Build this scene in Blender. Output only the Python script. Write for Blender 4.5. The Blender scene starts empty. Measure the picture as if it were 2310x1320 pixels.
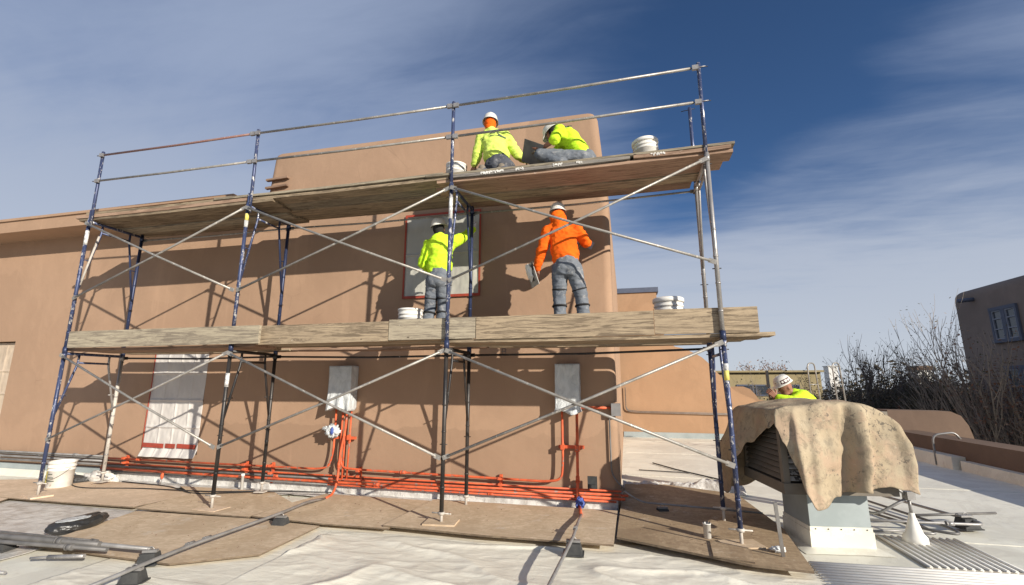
import bpy, bmesh, math, random
from mathutils import Vector, Matrix, noise
import numpy as np
random.seed(7)
S = bpy.context.scene
COL = S.collection
PI = math.pi

# ------------------------------------------------------------------ camera
cam_d = bpy.data.cameras.new('camera'); cam = bpy.data.objects.new('camera', cam_d); COL.objects.link(cam)
cam_d.sensor_width = 36; cam_d.lens = 16.30; cam_d.clip_start = .05; cam_d.clip_end = 2000
cam.matrix_world = Matrix(((0.972117, 0.044815, 0.230176, 8.1343), (0.234494, -0.190921, -0.953185, -5.2092),
                           (0.001228, 0.980582, -0.196106, 1.5939), (0, 0, 0, 1)))
S.camera = cam
# ------------------------------------------------------------------ sun, sky, exposure
SUN_DIR = Vector((1.42, -1.0, .625)).normalized()
sd = bpy.data.lights.new('sun', 'SUN'); sun = bpy.data.objects.new('sun', sd); COL.objects.link(sun)
sd.energy = 5.0; sd.angle = math.radians(.5); sd.color = (1, .93, .82)
sun.rotation_euler = SUN_DIR.to_track_quat('Z', 'Y').to_euler()
W = bpy.data.worlds.new('World'); S.world = W; W.use_nodes = True
wt = W.node_tree; wt.nodes.clear()
def wn(t, **k):
    n = wt.nodes.new(t)
    for a, b in k.items(): setattr(n, a, b)
    return n
def wl(a, b): wt.links.new(a, b)
sky = wn('ShaderNodeTexSky', sky_type='NISHITA', sun_disc=False, sun_elevation=math.asin(SUN_DIR.z),
         sun_rotation=math.atan2(SUN_DIR.x, SUN_DIR.y), altitude=1600, air_density=1.0, dust_density=.2, ozone_density=6.0)
bg = wn('ShaderNodeBackground'); bg.inputs[1].default_value = .075
out = wn('ShaderNodeOutputWorld')
tc = wn('ShaderNodeTexCoord'); sep = wn('ShaderNodeSeparateXYZ'); wl(tc.outputs['Generated'], sep.inputs[0])
def math_n(op, a, b=None, c=None, clamp=False):
    n = wn('ShaderNodeMath', operation=op, use_clamp=clamp)
    for i, v in enumerate((a, b, c)):
        if v is None: continue
        if isinstance(v, (int, float)): n.inputs[i].default_value = v
        else: wl(v, n.inputs[i])
    return n.outputs[0]
zc = math_n('MAXIMUM', math_n('ADD', sep.outputs[2], .06), .03)
qx = math_n('DIVIDE', sep.outputs[0], zc); qy = math_n('DIVIDE', sep.outputs[1], zc)
comb = wn('ShaderNodeCombineXYZ'); wl(qx, comb.inputs[0]); wl(qy, comb.inputs[1])
def cloud_noise(scale, stretch, rot, detail, rough, dist, off=0):
    mp = wn('ShaderNodeMapping'); mp.inputs['Rotation'].default_value = (0, 0, rot)
    mp.inputs['Scale'].default_value = (scale * stretch, scale, 1); mp.inputs['Location'].default_value = (off, off * .7, 0)
    wl(comb.outputs[0], mp.inputs[0])
    nz = wn('ShaderNodeTexNoise'); nz.inputs['Scale'].default_value = 1; nz.inputs['Detail'].default_value = detail
    nz.inputs['Roughness'].default_value = rough; nz.inputs['Distortion'].default_value = dist
    wl(mp.outputs[0], nz.inputs[0]); return nz.outputs[0]
n1 = cloud_noise(1.3, .42, -.85, 7, .56, .7, 3.1)
n2 = cloud_noise(4.5, .28, -.7, 8, .6, 1.0, 1.7)
n3 = cloud_noise(.35, 1, .3, 3, .5, .2, 8.2)
den = math_n('ADD', math_n('MULTIPLY', n1, .85), math_n('ADD', math_n('MULTIPLY', n2, .36), math_n('MULTIPLY', n3, .5)))
# a clear lane in the cirrus sheet
def gauss(cx, cy, ang, ra, rb, amp):
    ca, sa = math.cos(ang), math.sin(ang)
    dx = math_n('SUBTRACT', qx, cx); dy = math_n('SUBTRACT', qy, cy)
    u = math_n('DIVIDE', math_n('ADD', math_n('MULTIPLY', dx, ca), math_n('MULTIPLY', dy, sa)), ra)
    v = math_n('DIVIDE', math_n('SUBTRACT', math_n('MULTIPLY', dy, ca), math_n('MULTIPLY', dx, sa)), rb)
    d2 = math_n('ADD', math_n('MULTIPLY', u, u), math_n('MULTIPLY', v, v))
    return math_n('MULTIPLY', math_n('EXPONENT', math_n('MULTIPLY', d2, -1)), amp)
gap = math_n('ADD', gauss(.48, 1.28, 1.75, .60, .34, .50), math_n('ADD', gauss(.30, 2.1, 1.6, .8, .30, .30), gauss(-.1, 1.15, .1, .5, .22, .16)))
den = math_n('SUBTRACT', den, gap)
hz0 = wn('ShaderNodeMapRange', interpolation_type='SMOOTHSTEP'); wl(sep.outputs[2], hz0.inputs[0])
hz0.inputs[1].default_value = .48; hz0.inputs[2].default_value = .05; hz0.inputs[3].default_value = 0; hz0.inputs[4].default_value = .58
den = math_n('ADD', den, hz0.outputs[0])
lft = wn('ShaderNodeMapRange', interpolation_type='SMOOTHSTEP'); wl(sep.outputs[0], lft.inputs[0])
lft.inputs[1].default_value = .1; lft.inputs[2].default_value = -.6; lft.inputs[3].default_value = 0; lft.inputs[4].default_value = .22
den = math_n('ADD', den, lft.outputs[0])
ramp = wn('ShaderNodeMapRange', interpolation_type='SMOOTHSTEP'); wl(den, ramp.inputs[0])
ramp.inputs[1].default_value = .47; ramp.inputs[2].default_value = 1.30; ramp.inputs[3].default_value = 0; ramp.inputs[4].default_value = .92
hz = wn('ShaderNodeMapRange'); wl(sep.outputs[2], hz.inputs[0])
hz.inputs[1].default_value = 0; hz.inputs[2].default_value = .5; hz.inputs[3].default_value = 1; hz.inputs[4].default_value = 0
ccol = wn('ShaderNodeMix', data_type='RGBA'); wl(hz.outputs[0], ccol.inputs[0])
ccol.inputs['A'].default_value = (3.3, 4.0, 5.6, 1); ccol.inputs['B'].default_value = (5.9, 6.3, 6.9, 1)
mx = wn('ShaderNodeMix', data_type='RGBA'); wl(ramp.outputs[0], mx.inputs[0]); wl(sky.outputs[0], mx.inputs['A']); wl(ccol.outputs['Result'], mx.inputs['B'])
wl(mx.outputs['Result'], bg.inputs[0]); wl(bg.outputs[0], out.inputs[0])
S.view_settings.view_transform = 'Standard'; S.view_settings.look = 'None'; S.view_settings.gamma = 1
S.view_settings.use_curve_mapping = False; S.view_settings.exposure = .42
S.render.engine = 'CYCLES'

# ------------------------------------------------------------------ helpers: tagging
def tag(o, label=None, cat=None, group=None, kind=None):
    if label: o['label'] = label
    if cat: o['category'] = cat
    if group: o['group'] = group
    if kind: o['kind'] = kind
    return o
def thing(name, label, cat, loc=(0, 0, 0), group=None):
    o = bpy.data.objects.new(name, None); COL.objects.link(o); o.location = loc; o.empty_display_size = .1
    return tag(o, label, cat, group)
def worg(p):
    v = Vector((0, 0, 0))
    while p is not None:
        v += Vector(p.location); p = p.parent
    return v
def link_mesh(name, me, mat=None, parent=None):
    """mesh given in world coordinates; re-based on the parent's origin"""
    o = bpy.data.objects.new(name, me); COL.objects.link(o)
    if mat is not None:
        me.materials.clear(); me.materials.append(mat)
    if parent is not None:
        o.parent = parent; o.location = -worg(parent)
    return o
class MB:
    def __init__(s): s.bm = bmesh.new(); s.sm = []
    def raw(s, vs, fs, smooth=False):
        b = [s.bm.verts.new(v) for v in vs]
        for f in fs:
            try:
                q = s.bm.faces.new([b[i] for i in f]); q.smooth = smooth
            except ValueError: pass
        return s
    def box(s, c, d, rot=None, rz=0, taper=1.0):
        R = rot if rot is not None else Matrix.Rotation(rz, 3, 'Z')
        vs = []
        for z in (-.5, .5):
            k = 1 if z < 0 else taper
            for x, y in ((-.5, -.5), (.5, -.5), (.5, .5), (-.5, .5)):
                vs.append(Vector(c) + R @ Vector((x * d[0] * k, y * d[1] * k, z * d[2])))
        return s.raw(vs, [(3, 2, 1, 0), (4, 5, 6, 7), (0, 1, 5, 4), (1, 2, 6, 5), (2, 3, 7, 6), (3, 0, 4, 7)])
    def bb(s, x0, x1, y0, y1, z0, z1): return s.box(((x0 + x1) / 2, (y0 + y1) / 2, (z0 + z1) / 2), (abs(x1 - x0), abs(y1 - y0), abs(z1 - z0)))
    def sweep(s, pts, rad, seg=10, cap=True):
        pts = [Vector(p) for p in pts]; n = len(pts)
        rad = rad if isinstance(rad, (list, tuple)) else [rad] * n
        T = []
        for i in range(n):
            t = (pts[min(i + 1, n - 1)] - pts[max(i - 1, 0)]); T.append(t.normalized() if t.length > 1e-9 else Vector((0, 0, 1)))
        a = Vector((0, 0, 1)) if abs(T[0].z) < .9 else Vector((1, 0, 0))
        N = T[0].cross(a).normalized(); vs = []
        for i in range(n):
            N = (N - T[i] * N.dot(T[i])).normalized(); B = T[i].cross(N)
            for k in range(seg):
                th = 2 * PI * k / seg; vs.append(pts[i] + (N * math.cos(th) + B * math.sin(th)) * rad[i])
        fs = []
        for i in range(n - 1):
            for k in range(seg):
                k2 = (k + 1) % seg; fs.append((i * seg + k, i * seg + k2, (i + 1) * seg + k2, (i + 1) * seg + k))
        b = [s.bm.verts.new(v) for v in vs]
        for f in fs: s.bm.faces.new([b[i] for i in f]).smooth = True
        if cap:
            s.bm.faces.new([b[k] for k in range(seg)][::-1]); s.bm.faces.new([b[(n - 1) * seg + k] for k in range(seg)])
        return s
    def tube(s, a, b, r, seg=10, r2=None): return s.sweep([a, b], [r, r if r2 is None else r2], seg)
    def lathe(s, c, prof, seg=28, R=None, close=False):
        R = R or Matrix.Identity(3); vs = []; c = Vector(c)
        for r, z in prof:
            for k in range(seg):
                th = 2 * PI * k / seg; vs.append(c + R @ Vector((r * math.cos(th), r * math.sin(th), z)))
        b = [s.bm.verts.new(v) for v in vs]; n = len(prof)
        for i in range(n - 1):
            for k in range(seg):
                k2 = (k + 1) % seg; s.bm.faces.new([b[j] for j in (i * seg + k, i * seg + k2, (i + 1) * seg + k2, (i + 1) * seg + k)]).smooth = True
        s.bm.faces.new([b[k] for k in range(seg)][::-1]); s.bm.faces.new([b[(n - 1) * seg + k] for k in range(seg)])
        return s
    def prism(s, poly, z0, z1, axis='Z'):
        def P(a, b, z): return {'Z': (a, b, z), 'Y': (a, z, b), 'X': (z, a, b)}[axis]
        n = len(poly); vs = [P(a, b, z0) for a, b in poly] + [P(a, b, z1) for a, b in poly]
        return s.raw(vs, [tuple(range(n))[::-1], tuple(range(n, 2 * n))] + [(i, (i + 1) % n, (i + 1) % n + n, i + n) for i in range(n)])
    def build(s, name, mat, parent=None, bevel=0, bseg=2, fix=True, jitter=0):
        if bevel:
            es = [e for e in s.bm.edges if len(e.link_faces) == 2 and e.calc_face_angle(0) > .6]
            bmesh.ops.bevel(s.bm, geom=es, offset=bevel, segments=bseg, affect='EDGES', profile=.5)
        if fix: bmesh.ops.recalc_face_normals(s.bm, faces=s.bm.faces)
        me = bpy.data.meshes.new(name); s.bm.to_mesh(me); s.bm.free()
        return link_mesh(name, me, mat, parent)
def fillet(pts, r=.08, n=5):
    pts = [Vector(p) for p in pts]; out = [pts[0]]
    for i in range(1, len(pts) - 1):
        a, p, b = pts[i - 1], pts[i], pts[i + 1]
        d1 = (a - p); d2 = (b - p); rr = min(r, d1.length * .45, d2.length * .45)
        s, e = p + d1.normalized() * rr, p + d2.normalized() * rr
        for k in range(n + 1):
            t = k / n; out.append(s * (1 - t) ** 2 + p * 2 * t * (1 - t) + e * t * t)
    out.append(pts[-1]); return out

# ------------------------------------------------------------------ helpers: materials
def srgb(r, g, b):
    f = lambda c: (c / 255 / 12.92) if c / 255 <= .04045 else ((c / 255 + .055) / 1.055) ** 2.4
    return (f(r), f(g), f(b), 1)
def lin(c): return tuple(c) + (1,) if len(c) == 3 else tuple(c)
class Mat:
    def __init__(s, name, rough=.8, metal=0, spec=.3):
        s.m = bpy.data.materials.new(name); s.m.use_nodes = True; s.t = s.m.node_tree
        s.b = s.t.nodes['Principled BSDF']; s.b.inputs['Roughness'].default_value = rough
        s.b.inputs['Metallic'].default_value = metal; s.b.inputs['Specular IOR Level'].default_value = spec
        s.tc = s.t.nodes.new('ShaderNodeTexCoord'); s.oi = s.t.nodes.new('ShaderNodeObjectInfo')
        g = s.t.nodes.new('ShaderNodeNewGeometry'); s.geo = g
        # every object samples its own piece of the texture
        mul = s.t.nodes.new('ShaderNodeMath'); mul.operation = 'MULTIPLY'; mul.inputs[1].default_value = 37.0
        s.L(s.oi.outputs['Random'], mul.inputs[0]); s.rnd = mul.outputs[0]
        add = s.t.nodes.new('ShaderNodeVectorMath'); add.operation = 'ADD'; s.L(s.tc.outputs['Object'], add.inputs[0]); s.L(s.rnd, add.inputs[1])
        s.local = add.outputs[0]; s.world = g.outputs['Position']; s.bumps = None
    def L(s, a, b): s.t.links.new(a, b)
    def noise(s, scale=5, detail=4, rough=.55, stretch=(1, 1, 1), src=None, dist=0):
        mp = s.t.nodes.new('ShaderNodeMapping'); mp.inputs['Scale'].default_value = stretch; s.L(src or s.local, mp.inputs[0])
        n = s.t.nodes.new('ShaderNodeTexNoise'); n.inputs['Scale'].default_value = scale; n.inputs['Detail'].default_value = detail
        n.inputs['Roughness'].default_value = rough; n.inputs['Distortion'].default_value = dist; s.L(mp.outputs[0], n.inputs[0]); return n.outputs[0]
    def voro(s, scale=5, stretch=(1, 1, 1), feature='F1', src=None, outn='Distance', rnd=1):
        mp = s.t.nodes.new('ShaderNodeMapping'); mp.inputs['Scale'].default_value = stretch; s.L(src or s.local, mp.inputs[0])
        n = s.t.nodes.new('ShaderNodeTexVoronoi'); n.feature = feature; n.inputs['Scale'].default_value = scale; n.inputs['Randomness'].default_value = rnd
        s.L(mp.outputs[0], n.inputs[0]); return n.outputs[outn]
    def rng(s, v, a, b, c=0, d=1, smooth=True):
        n = s.t.nodes.new('ShaderNodeMapRange'); n.interpolation_type = 'SMOOTHSTEP' if smooth else 'LINEAR'
        s.L(v, n.inputs[0])
        for i, q in enumerate((a, b, c, d)): n.inputs[i + 1].default_value = q
        return n.outputs[0]
    def op(s, o, a, b=None):
        n = s.t.nodes.new('ShaderNodeMath'); n.operation = o
        for i, v in enumerate((a, b)):
            if v is None: continue
            if isinstance(v, (int, float)): n.inputs[i].default_value = v
            else: s.L(v, n.inputs[i])
        return n.outputs[0]
    def mix(s, f, a, b):
        n = s.t.nodes.new('ShaderNodeMix'); n.data_type = 'RGBA'
        for i, v in ((0, f), ('A', a), ('B', b)):
            if isinstance(v, (int, float)): n.inputs[i].default_value = v
            elif isinstance(v, (tuple, list)): n.inputs[i].default_value = lin(v)
            else: s.L(v, n.inputs[i])
        return n.outputs['Result']
    def sepc(s, src=None):
        n = s.t.nodes.new('ShaderNodeSeparateXYZ'); s.L(src or s.world, n.inputs[0]); return n.outputs
    def color(s, c):
        if isinstance(c, (tuple, list)): s.b.inputs['Base Color'].default_value = lin(c)
        else: s.L(c, s.b.inputs['Base Color'])
        return s
    def rough(s, v): s.L(v, s.b.inputs['Roughness']); return s
    def bump(s, h, strength=.3, dist=.01):
        n = s.t.nodes.new('ShaderNodeBump'); n.inputs['Strength'].default_value = strength; n.inputs['Distance'].default_value = dist
        s.L(h, n.inputs['Height'])
        if s.bumps: s.L(s.bumps, n.inputs['Normal'])
        s.bumps = n.outputs[0]; s.L(s.bumps, s.b.inputs['Normal']); return s
def simple(name, c1, c2=None, rough=.7, metal=0, spec=.3, scale=6, bump=.15, bscale=60, bdist=.003, stretch=(1, 1, 1), speck=None, speck_at=.68, speck_scale=30):
    m = Mat(name, rough, metal, spec); c2 = c2 or tuple(x * .75 for x in c1[:3])
    col = m.mix(m.rng(m.noise(scale, 5, .6, stretch), .35, .68), c1, c2)
    if speck:
        col = m.mix(m.rng(m.noise(speck_scale, 3, .6), speck_at, speck_at + .03), col, speck)
    m.color(col)
    if bump: m.bump(m.noise(bscale, 4, .6, stretch), bump, bdist)
    return m.m

# stucco ----------------------------------------------------------------
def stucco(name, base, alt, patches=False):
    m = Mat(name, .93, 0, .15); w = m.world
    col = m.mix(m.rng(m.noise(.55, 5, .6, src=w), .38, .62), base, alt)
    col = m.mix(m.rng(m.noise(1.3, 6, .65, (1, 1, .7), src=w, dist=.6), .5, .6, 0, .35), col, tuple(c * 1.14 for c in base[:3]))
    cr = m.voro(.9, feature='DISTANCE_TO_EDGE', src=w, outn='Distance')
    col = m.mix(m.op('MULTIPLY', m.rng(cr, 0, .004, .4, 0), m.rng(m.noise(.8, 3, .5, src=w), .52, .6)), col, tuple(c * .5 for c in base[:3]))
    col = m.mix(m.rng(m.noise(2.2, 5, .6, (1, 1, .45), src=w), .45, .8, 0, .5), col, tuple(c * .86 for c in base[:3]))
    col = m.mix(m.rng(m.noise(90, 2, .7, src=w), .3, .8, 0, .35), col, tuple(c * .72 for c in base[:3]))
    if patches:
        xyz = m.sepc(w); nz = m.noise(1.7, 4, .6, src=w); nzs = m.op('MULTIPLY', m.op('SUBTRACT', nz, .5), .55)
        # fresh, still damp coat: low on the wall, and in the top right corner
        low = m.rng(m.op('ADD', xyz[2], nzs), .98, 1.0, 1, 0)
        band = m.op('MULTIPLY', m.rng(m.op('ADD', xyz[0], nzs), 1.2, 1.24), low)
        col = m.mix(m.op('MULTIPLY', band, .5), col, tuple(c * .72 for c in base[:3]))
        topx = m.rng(m.op('ADD', xyz[0], m.op('MULTIPLY', nzs, .6)), 6.8, 6.84); topz = m.rng(xyz[2], 4.4, 4.5)
        col = m.mix(m.op('MULTIPLY', m.op('MULTIPLY', topx, topz), .45), col, tuple(c * .66 for c in base[:3]))
        st = m.rng(m.noise(1.2, 5, .7, (3.5, 1, .25), src=w), .6, .68, 0, .22)   # trowel streaks, drips
        col = m.mix(st, col, tuple(min(1, c * 1.25) for c in base[:3]))
        rt = m.op('MULTIPLY', m.rng(xyz[0], 5.9, 6.3), m.rng(m.op('ADD', xyz[2], nzs), 1.9, 2.3, 1, 0))
        col = m.mix(m.op('MULTIPLY', rt, .25), col, tuple(c * .9 for c in base[:3]))
    m.color(col)
    m.bump(m.noise(1.6, 3, .5, src=w), .25, .06); m.bump(m.noise(9, 4, .6, src=w), .22, .012); m.bump(m.noise(130, 3, .7, src=w), .35, .003)
    return m.m
M = {}
M['stucco'] = stucco('stucco', (.385, .252, .167), (.345, .224, .148), True)
M['stucco_back'] = stucco('stucco_back', (.42, .26, .155), (.38, .235, .14))
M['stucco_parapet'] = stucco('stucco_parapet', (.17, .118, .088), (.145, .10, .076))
M['stucco_grey'] = stucco('stucco_grey', (.23, .185, .16), (.2, .16, .14))
M['stucco_beige'] = stucco('stucco_beige', (.36, .29, .16), (.32, .26, .15))
# membrane --------------------------------------------------------------
m = Mat('white_membrane', .55, 0, .4); w = m.world
c = m.mix(m.rng(m.noise(.8, 5, .6, src=w), .4, .7), (.80, .775, .665), (.70, .675, .58))
c = m.mix(m.rng(m.noise(5, 6, .7, src=w), .52, .8, 0, .35), c, (.52, .46, .38))
c = m.mix(m.rng(m.noise(40, 3, .7, src=w), .66, .72, 0, .35), c, (.4, .36, .3))
c = m.mix(m.rng(m.noise(1.1, 6, .75, (1, 2.2, 1), src=w, dist=1), .54, .64, 0, .4), c, (.56, .52, .44))
c = m.mix(m.rng(m.noise(.5, 6, .8, src=w, dist=2), .495, .505, 0, .22), c, (.5, .46, .38))
m.color(c).bump(m.noise(1.5, 3, .5, src=w), .35, .05).bump(m.noise(60, 4, .6, src=w), .2, .003); M['membrane'] = m.m
M['ground'] = simple('street_ground', (.16, .15, .13), (.10, .09, .075), .95, scale=.6, bump=.2, bscale=3, bdist=.05)
# plastic sheeting
m = Mat('plastic_sheeting', .42, 0, .5); w = m.world
c = m.mix(m.rng(m.noise(2.5, 5, .6, src=w), .4, .75), (.81, .77, .65), (.71, .66, .55))
c = m.mix(m.rng(m.noise(7, 6, .75, src=w), .62, .72, 0, .55), c, (.42, .31, .2))
m.color(c).bump(m.noise(3, 4, .5, (1, 2.2, 1), src=w, dist=1), .35, .03).bump(m.noise(30, 4, .6, (1, 1.5, 1), src=w), .25, .008); M['sheeting'] = m.m
m = Mat('clear_poly', .3, 0, .5); w = m.world
c = m.mix(m.rng(m.noise(7, 5, .6, src=w), .4, .7), (.62, .60, .56), (.42, .39, .35))
m.color(c).bump(m.noise(14, 5, .6, (1, 1, .6), src=w, dist=1.5), .6, .02); M['poly'] = m.m
# plywood / osb
def ply(name, a, b, dark, flakes=True):
    m = Mat(name, .88, 0, .15)
    c = m.mix(m.rng(m.noise(1.6, 6, .7), .40, .60), a, b)
    c = m.mix(m.rng(m.noise(.9, 6, .75, dist=1), .5, .58, 0, .45), c, dark)
    if flakes:
        for sc_, st_, am in ((15, (1, 2.6, 1), .50), (22, (2.4, 1, 1), .35)):
            f = m.voro(sc_, st_, 'F1', outn='Color'); sx = m.t.nodes.new('ShaderNodeSeparateColor'); m.L(f, sx.inputs[0])
            c = m.mix(m.op('MULTIPLY', sx.outputs[0], am), c, dark)
    c = m.mix(m.rng(m.noise(9, 6, .7, (1, 3, 1)), .5, .75, 0, .5), c, dark)
    c = m.mix(m.rng(m.noise(3, 6, .75), .58, .68, 0, .55), c, (.62, .54, .44))
    c = m.mix(m.rng(m.noise(2.2, 6, .8), .60, .66, 0, .5), c, dark)
    m.color(c).bump(m.noise(40, 4, .7, (1, 3, 1)), .3, .004); return m.m
M['ply_tan'] = ply('osb_tan', (.68, .54, .385), (.60, .47, .33), (.42, .31, .20))
M['ply_pale'] = ply('plywood_pale', (.74, .58, .43), (.66, .51, .37), (.50, .38, .26))
M['ply_dark'] = ply('osb_dark', (.50, .38, .25), (.42, .315, .20), (.23, .16, .10))
def plank(name, a, b, dark, splat):
    m = Mat(name, .9, 0, .12)
    c = m.mix(m.rng(m.noise(2.2, 4, .6, (.5, 1, 1)), .35, .7), a, b)
    c = m.mix(m.rng(m.noise(14, 7, .72, (.10, 1.4, 1.4), dist=1.6), .46, .60, 0, .9), c, dark)
    c = m.mix(m.rng(m.noise(5, 5, .75, (.4, 1, 1)), .52, .68, 0, .55), c, dark)
    c = m.mix(m.rng(m.noise(90, 5, .75, (.05, 1, 1)), .45, .62, 0, .5), c, dark)
    c = m.mix(m.rng(m.noise(10, 6, .75), .66, .70, 0, .7), c, splat)
    c = m.mix(m.rng(m.voro(5, (.5, 1, 1)), .03, .06, .8, 0), c, (.05, .035, .025))
    hs = m.t.nodes.new('ShaderNodeHueSaturation'); m.L(c, hs.inputs['Color']); m.L(m.rng(m.oi.outputs['Random'], 0, 1, .68, 1.16, False), hs.inputs['Value'])
    m.color(hs.outputs[0]).bump(m.noise(50, 5, .7, (.08, 1, 1)), .4, .004).bump(m.noise(12, 5, .7), .15, .006); return m.m
M['plank'] = plank('weathered_plank', (.41, .32, .215), (.34, .265, .18), (.15, .115, .08), (.50, .43, .35))
M['plank_grey'] = plank('grey_plank', (.40, .345, .25), (.345, .295, .215), (.18, .15, .115), (.56, .52, .43))
M['plank_pink'] = plank('pinkish_plank', (.40, .27, .19), (.34, .23, .165), (.2, .13, .09), (.52, .42, .34))
M['plank_dark'] = plank('mortar_caked_plank', (.22, .2, .18), (.30, .27, .23), (.12, .11, .1), (.62, .58, .5))
# metals
def painted(name, a, b, speck, at=.62, metal=.25, rough=.42):
    m = Mat(name, rough, metal, .5)
    c = m.mix(m.rng(m.noise(7, 4, .6, (1, 1, .4)), .35, .7), a, b)
    c = m.mix(m.rng(m.noise(24, 5, .75, (1, 1, .5)), at, at + .04), c, speck)
    c = m.mix(m.rng(m.noise(8, 6, .8), .68, .73, 0, .8), c, (.30, .28, .26))
    m.color(c).bump(m.noise(50, 4, .6), .3, .004); return m.m
M['blue'] = painted('blue_steel', (.036, .048, .105), (.055, .072, .15), (.50, .48, .46), .56)
M['navy'] = painted('navy_steel', (.022, .032, .075), (.035, .048, .11), (.4, .38, .36), .67)
M['black'] = painted('black_steel', (.022, .021, .022), (.05, .042, .036), (.36, .33, .30), .66)
M['silver'] = painted('galvanized_steel', (.36, .345, .33), (.26, .245, .235), (.55, .52, .48), .60, .45)
M['brace'] = painted('brace_steel', (.34, .32, .29), (.24, .225, .20), (.52, .48, .42), .58, .35)
M['jack'] = painted('spattered_jack', (.42, .38, .33), (.58, .54, .48), (.2, .18, .16), .6, .1, .7)
M['redrail'] = painted('red_brace_steel', (.24, .12, .10), (.27, .16, .13), (.45, .4, .36), .6, .2)
M['orange'] = simple('orange_masked_conduit', (.66, .13, .05), (.44, .08, .035), .55, scale=9, bump=.3, bscale=40, bdist=.006, speck=(.26, .19, .16), speck_at=.62, speck_scale=18)
M['tape'] = simple('red_tape', (.38, .06, .035), (.26, .055, .035), .5, scale=9, bump=.25, bscale=35)
M['conduit'] = simple('grey_conduit', (.32, .31, .30), (.23, .22, .21), .42, .4, scale=6, bump=.1)
M['conduit_dk'] = simple('dark_conduit', (.13, .125, .12), (.19, .18, .17), .5, .3, scale=6, bump=.1)
M['rubber'] = simple('black_rubber', (.035, .036, .037), (.06, .06, .058), .8, scale=8, bump=.3, speck=(.25, .24, .22), speck_at=.70)
M['blackplastic'] = simple('black_plastic', (.02, .02, .02), (.035, .034, .033), .35, spec=.6, scale=8, bump=.5, bscale=14, bdist=.02)
M['white'] = simple('white_plastic', (.78, .76, .71), (.66, .63, .57), .45, scale=7, bump=.15, speck=(.42, .35, .28), speck_at=.66, speck_scale=14)
M['whitepaint'] = simple('white_paint', (.80, .78, .73), (.72, .69, .63), .5, scale=5, bump=.1)
M['ducting'] = simple('grey_sheet_metal', (.36, .40, .40), (.30, .34, .34), .5, .1, scale=3, bump=.08)
M['cooler'] = simple('beige_cooler_metal', (.19, .165, .13), (.15, .13, .105), .6, .1, scale=4, bump=.1)
M['slat'] = simple('louvre_paint', (.52, .5, .46), (.3, .28, .25), .5, scale=8, bump=.2, speck=(.08, .075, .07), speck_at=.56, speck_scale=9)
M['dark'] = simple('dark_void', (.02, .02, .022), (.03, .03, .03), .9, bump=0)
M['glass'] = Mat('window_glass', .08, 0, .6).color((.05, .06, .075)).m
M['sash'] = simple('blue_grey_sash', (.24, .26, .31), (.2, .22, .27), .6, bump=.05)
M['trim'] = simple('blue_trim', (.10, .115, .16), (.085, .10, .14), .7, bump=.05)
M['cover'] = simple('white_plastic_film', (.60, .57, .53), (.52, .49, .46), .45, spec=.5, scale=3, bump=.3, bscale=9, bdist=.008, stretch=(1, 1, .6))
M['cover_grey'] = simple('grey_green_film', (.47, .46, .40), (.40, .39, .35), .4, spec=.5, scale=4, bump=.4, bscale=10, bdist=.012, stretch=(1, 1, .4))
M['cover_beige'] = simple('beige_film', (.50, .40, .30), (.44, .35, .26), .5, scale=4, bump=.3, bscale=10, bdist=.01)
m = Mat('wrapping', .28, 0, .55); c = m.mix(m.rng(m.noise(9, 5, .65, (1, 1, .5), dist=1), .4, .7), (.58, .60, .60), (.46, .48, .48))
m.color(c).bump(m.noise(12, 6, .65, (1, 1, .45), dist=2), .8, .03); M['wrap'] = m.m
M['pad_tan'] = simple('dirty_mat', (.42, .38, .31), (.34, .30, .25), .7, scale=5)
M['ply_edge'] = simple('dirty_shaded_ply_edge', (.13, .095, .065), (.2, .15, .1), .9, scale=12)  # edge dirt, with the shadow line along the sheets painted into the brown
M['green_ply'] = simple('yellow_sticker', (.72, .62, .12), (.66, .58, .2), .5, bump=0)
M['sticker'] = simple('white_sticker', (.74, .73, .70), (.3, .3, .3), .5, scale=26, stretch=(1, 1, 1), bump=0)
M['bluewrap'] = simple('blue_tape', (.06, .10, .33), (.1, .14, .38), .5, bump=.4, bscale=25, bdist=.01)
M['cable'] = simple('black_cable', (.02, .02, .02), (.04, .038, .036), .6, bump=0)
# canvas
m = Mat('stained_canvas', .95, 0, .08); w = m.world
c = m.mix(m.rng(m.noise(1.8, 5, .6, src=w), .35, .65), (.43, .35, .24), (.35, .28, .19))
c = m.mix(m.rng(m.noise(4, 5, .65, src=w), .48, .62, 0, .7), c, (.40, .285, .20))
c = m.mix(m.rng(m.noise(11, 6, .75, src=w, dist=.5), .50, .62, 0, .75), c, (.25, .205, .145))
c = m.mix(m.rng(m.noise(2.2, 3, .6, src=w), .5, .7, 0, .35), c, (.33, .295, .225))
sp = m.op('MULTIPLY', m.rng(m.noise(24, 4, .65, src=w, dist=.3), .57, .61), m.rng(m.noise(3.1, 2, .5, src=w), .49, .62))
c = m.mix(m.op('MULTIPLY', sp, .75), c, (.10, .09, .075))
c = m.mix(m.rng(m.noise(26, 5, .7, src=w), .62, .68, 0, .5), c, (.46, .41, .31))
m.color(c).bump(m.noise(10, 5, .65, src=w, dist=1.2), .5, .02).bump(m.noise(200, 2, .5, src=w), .15, .001); M['canvas'] = m.m
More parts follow.
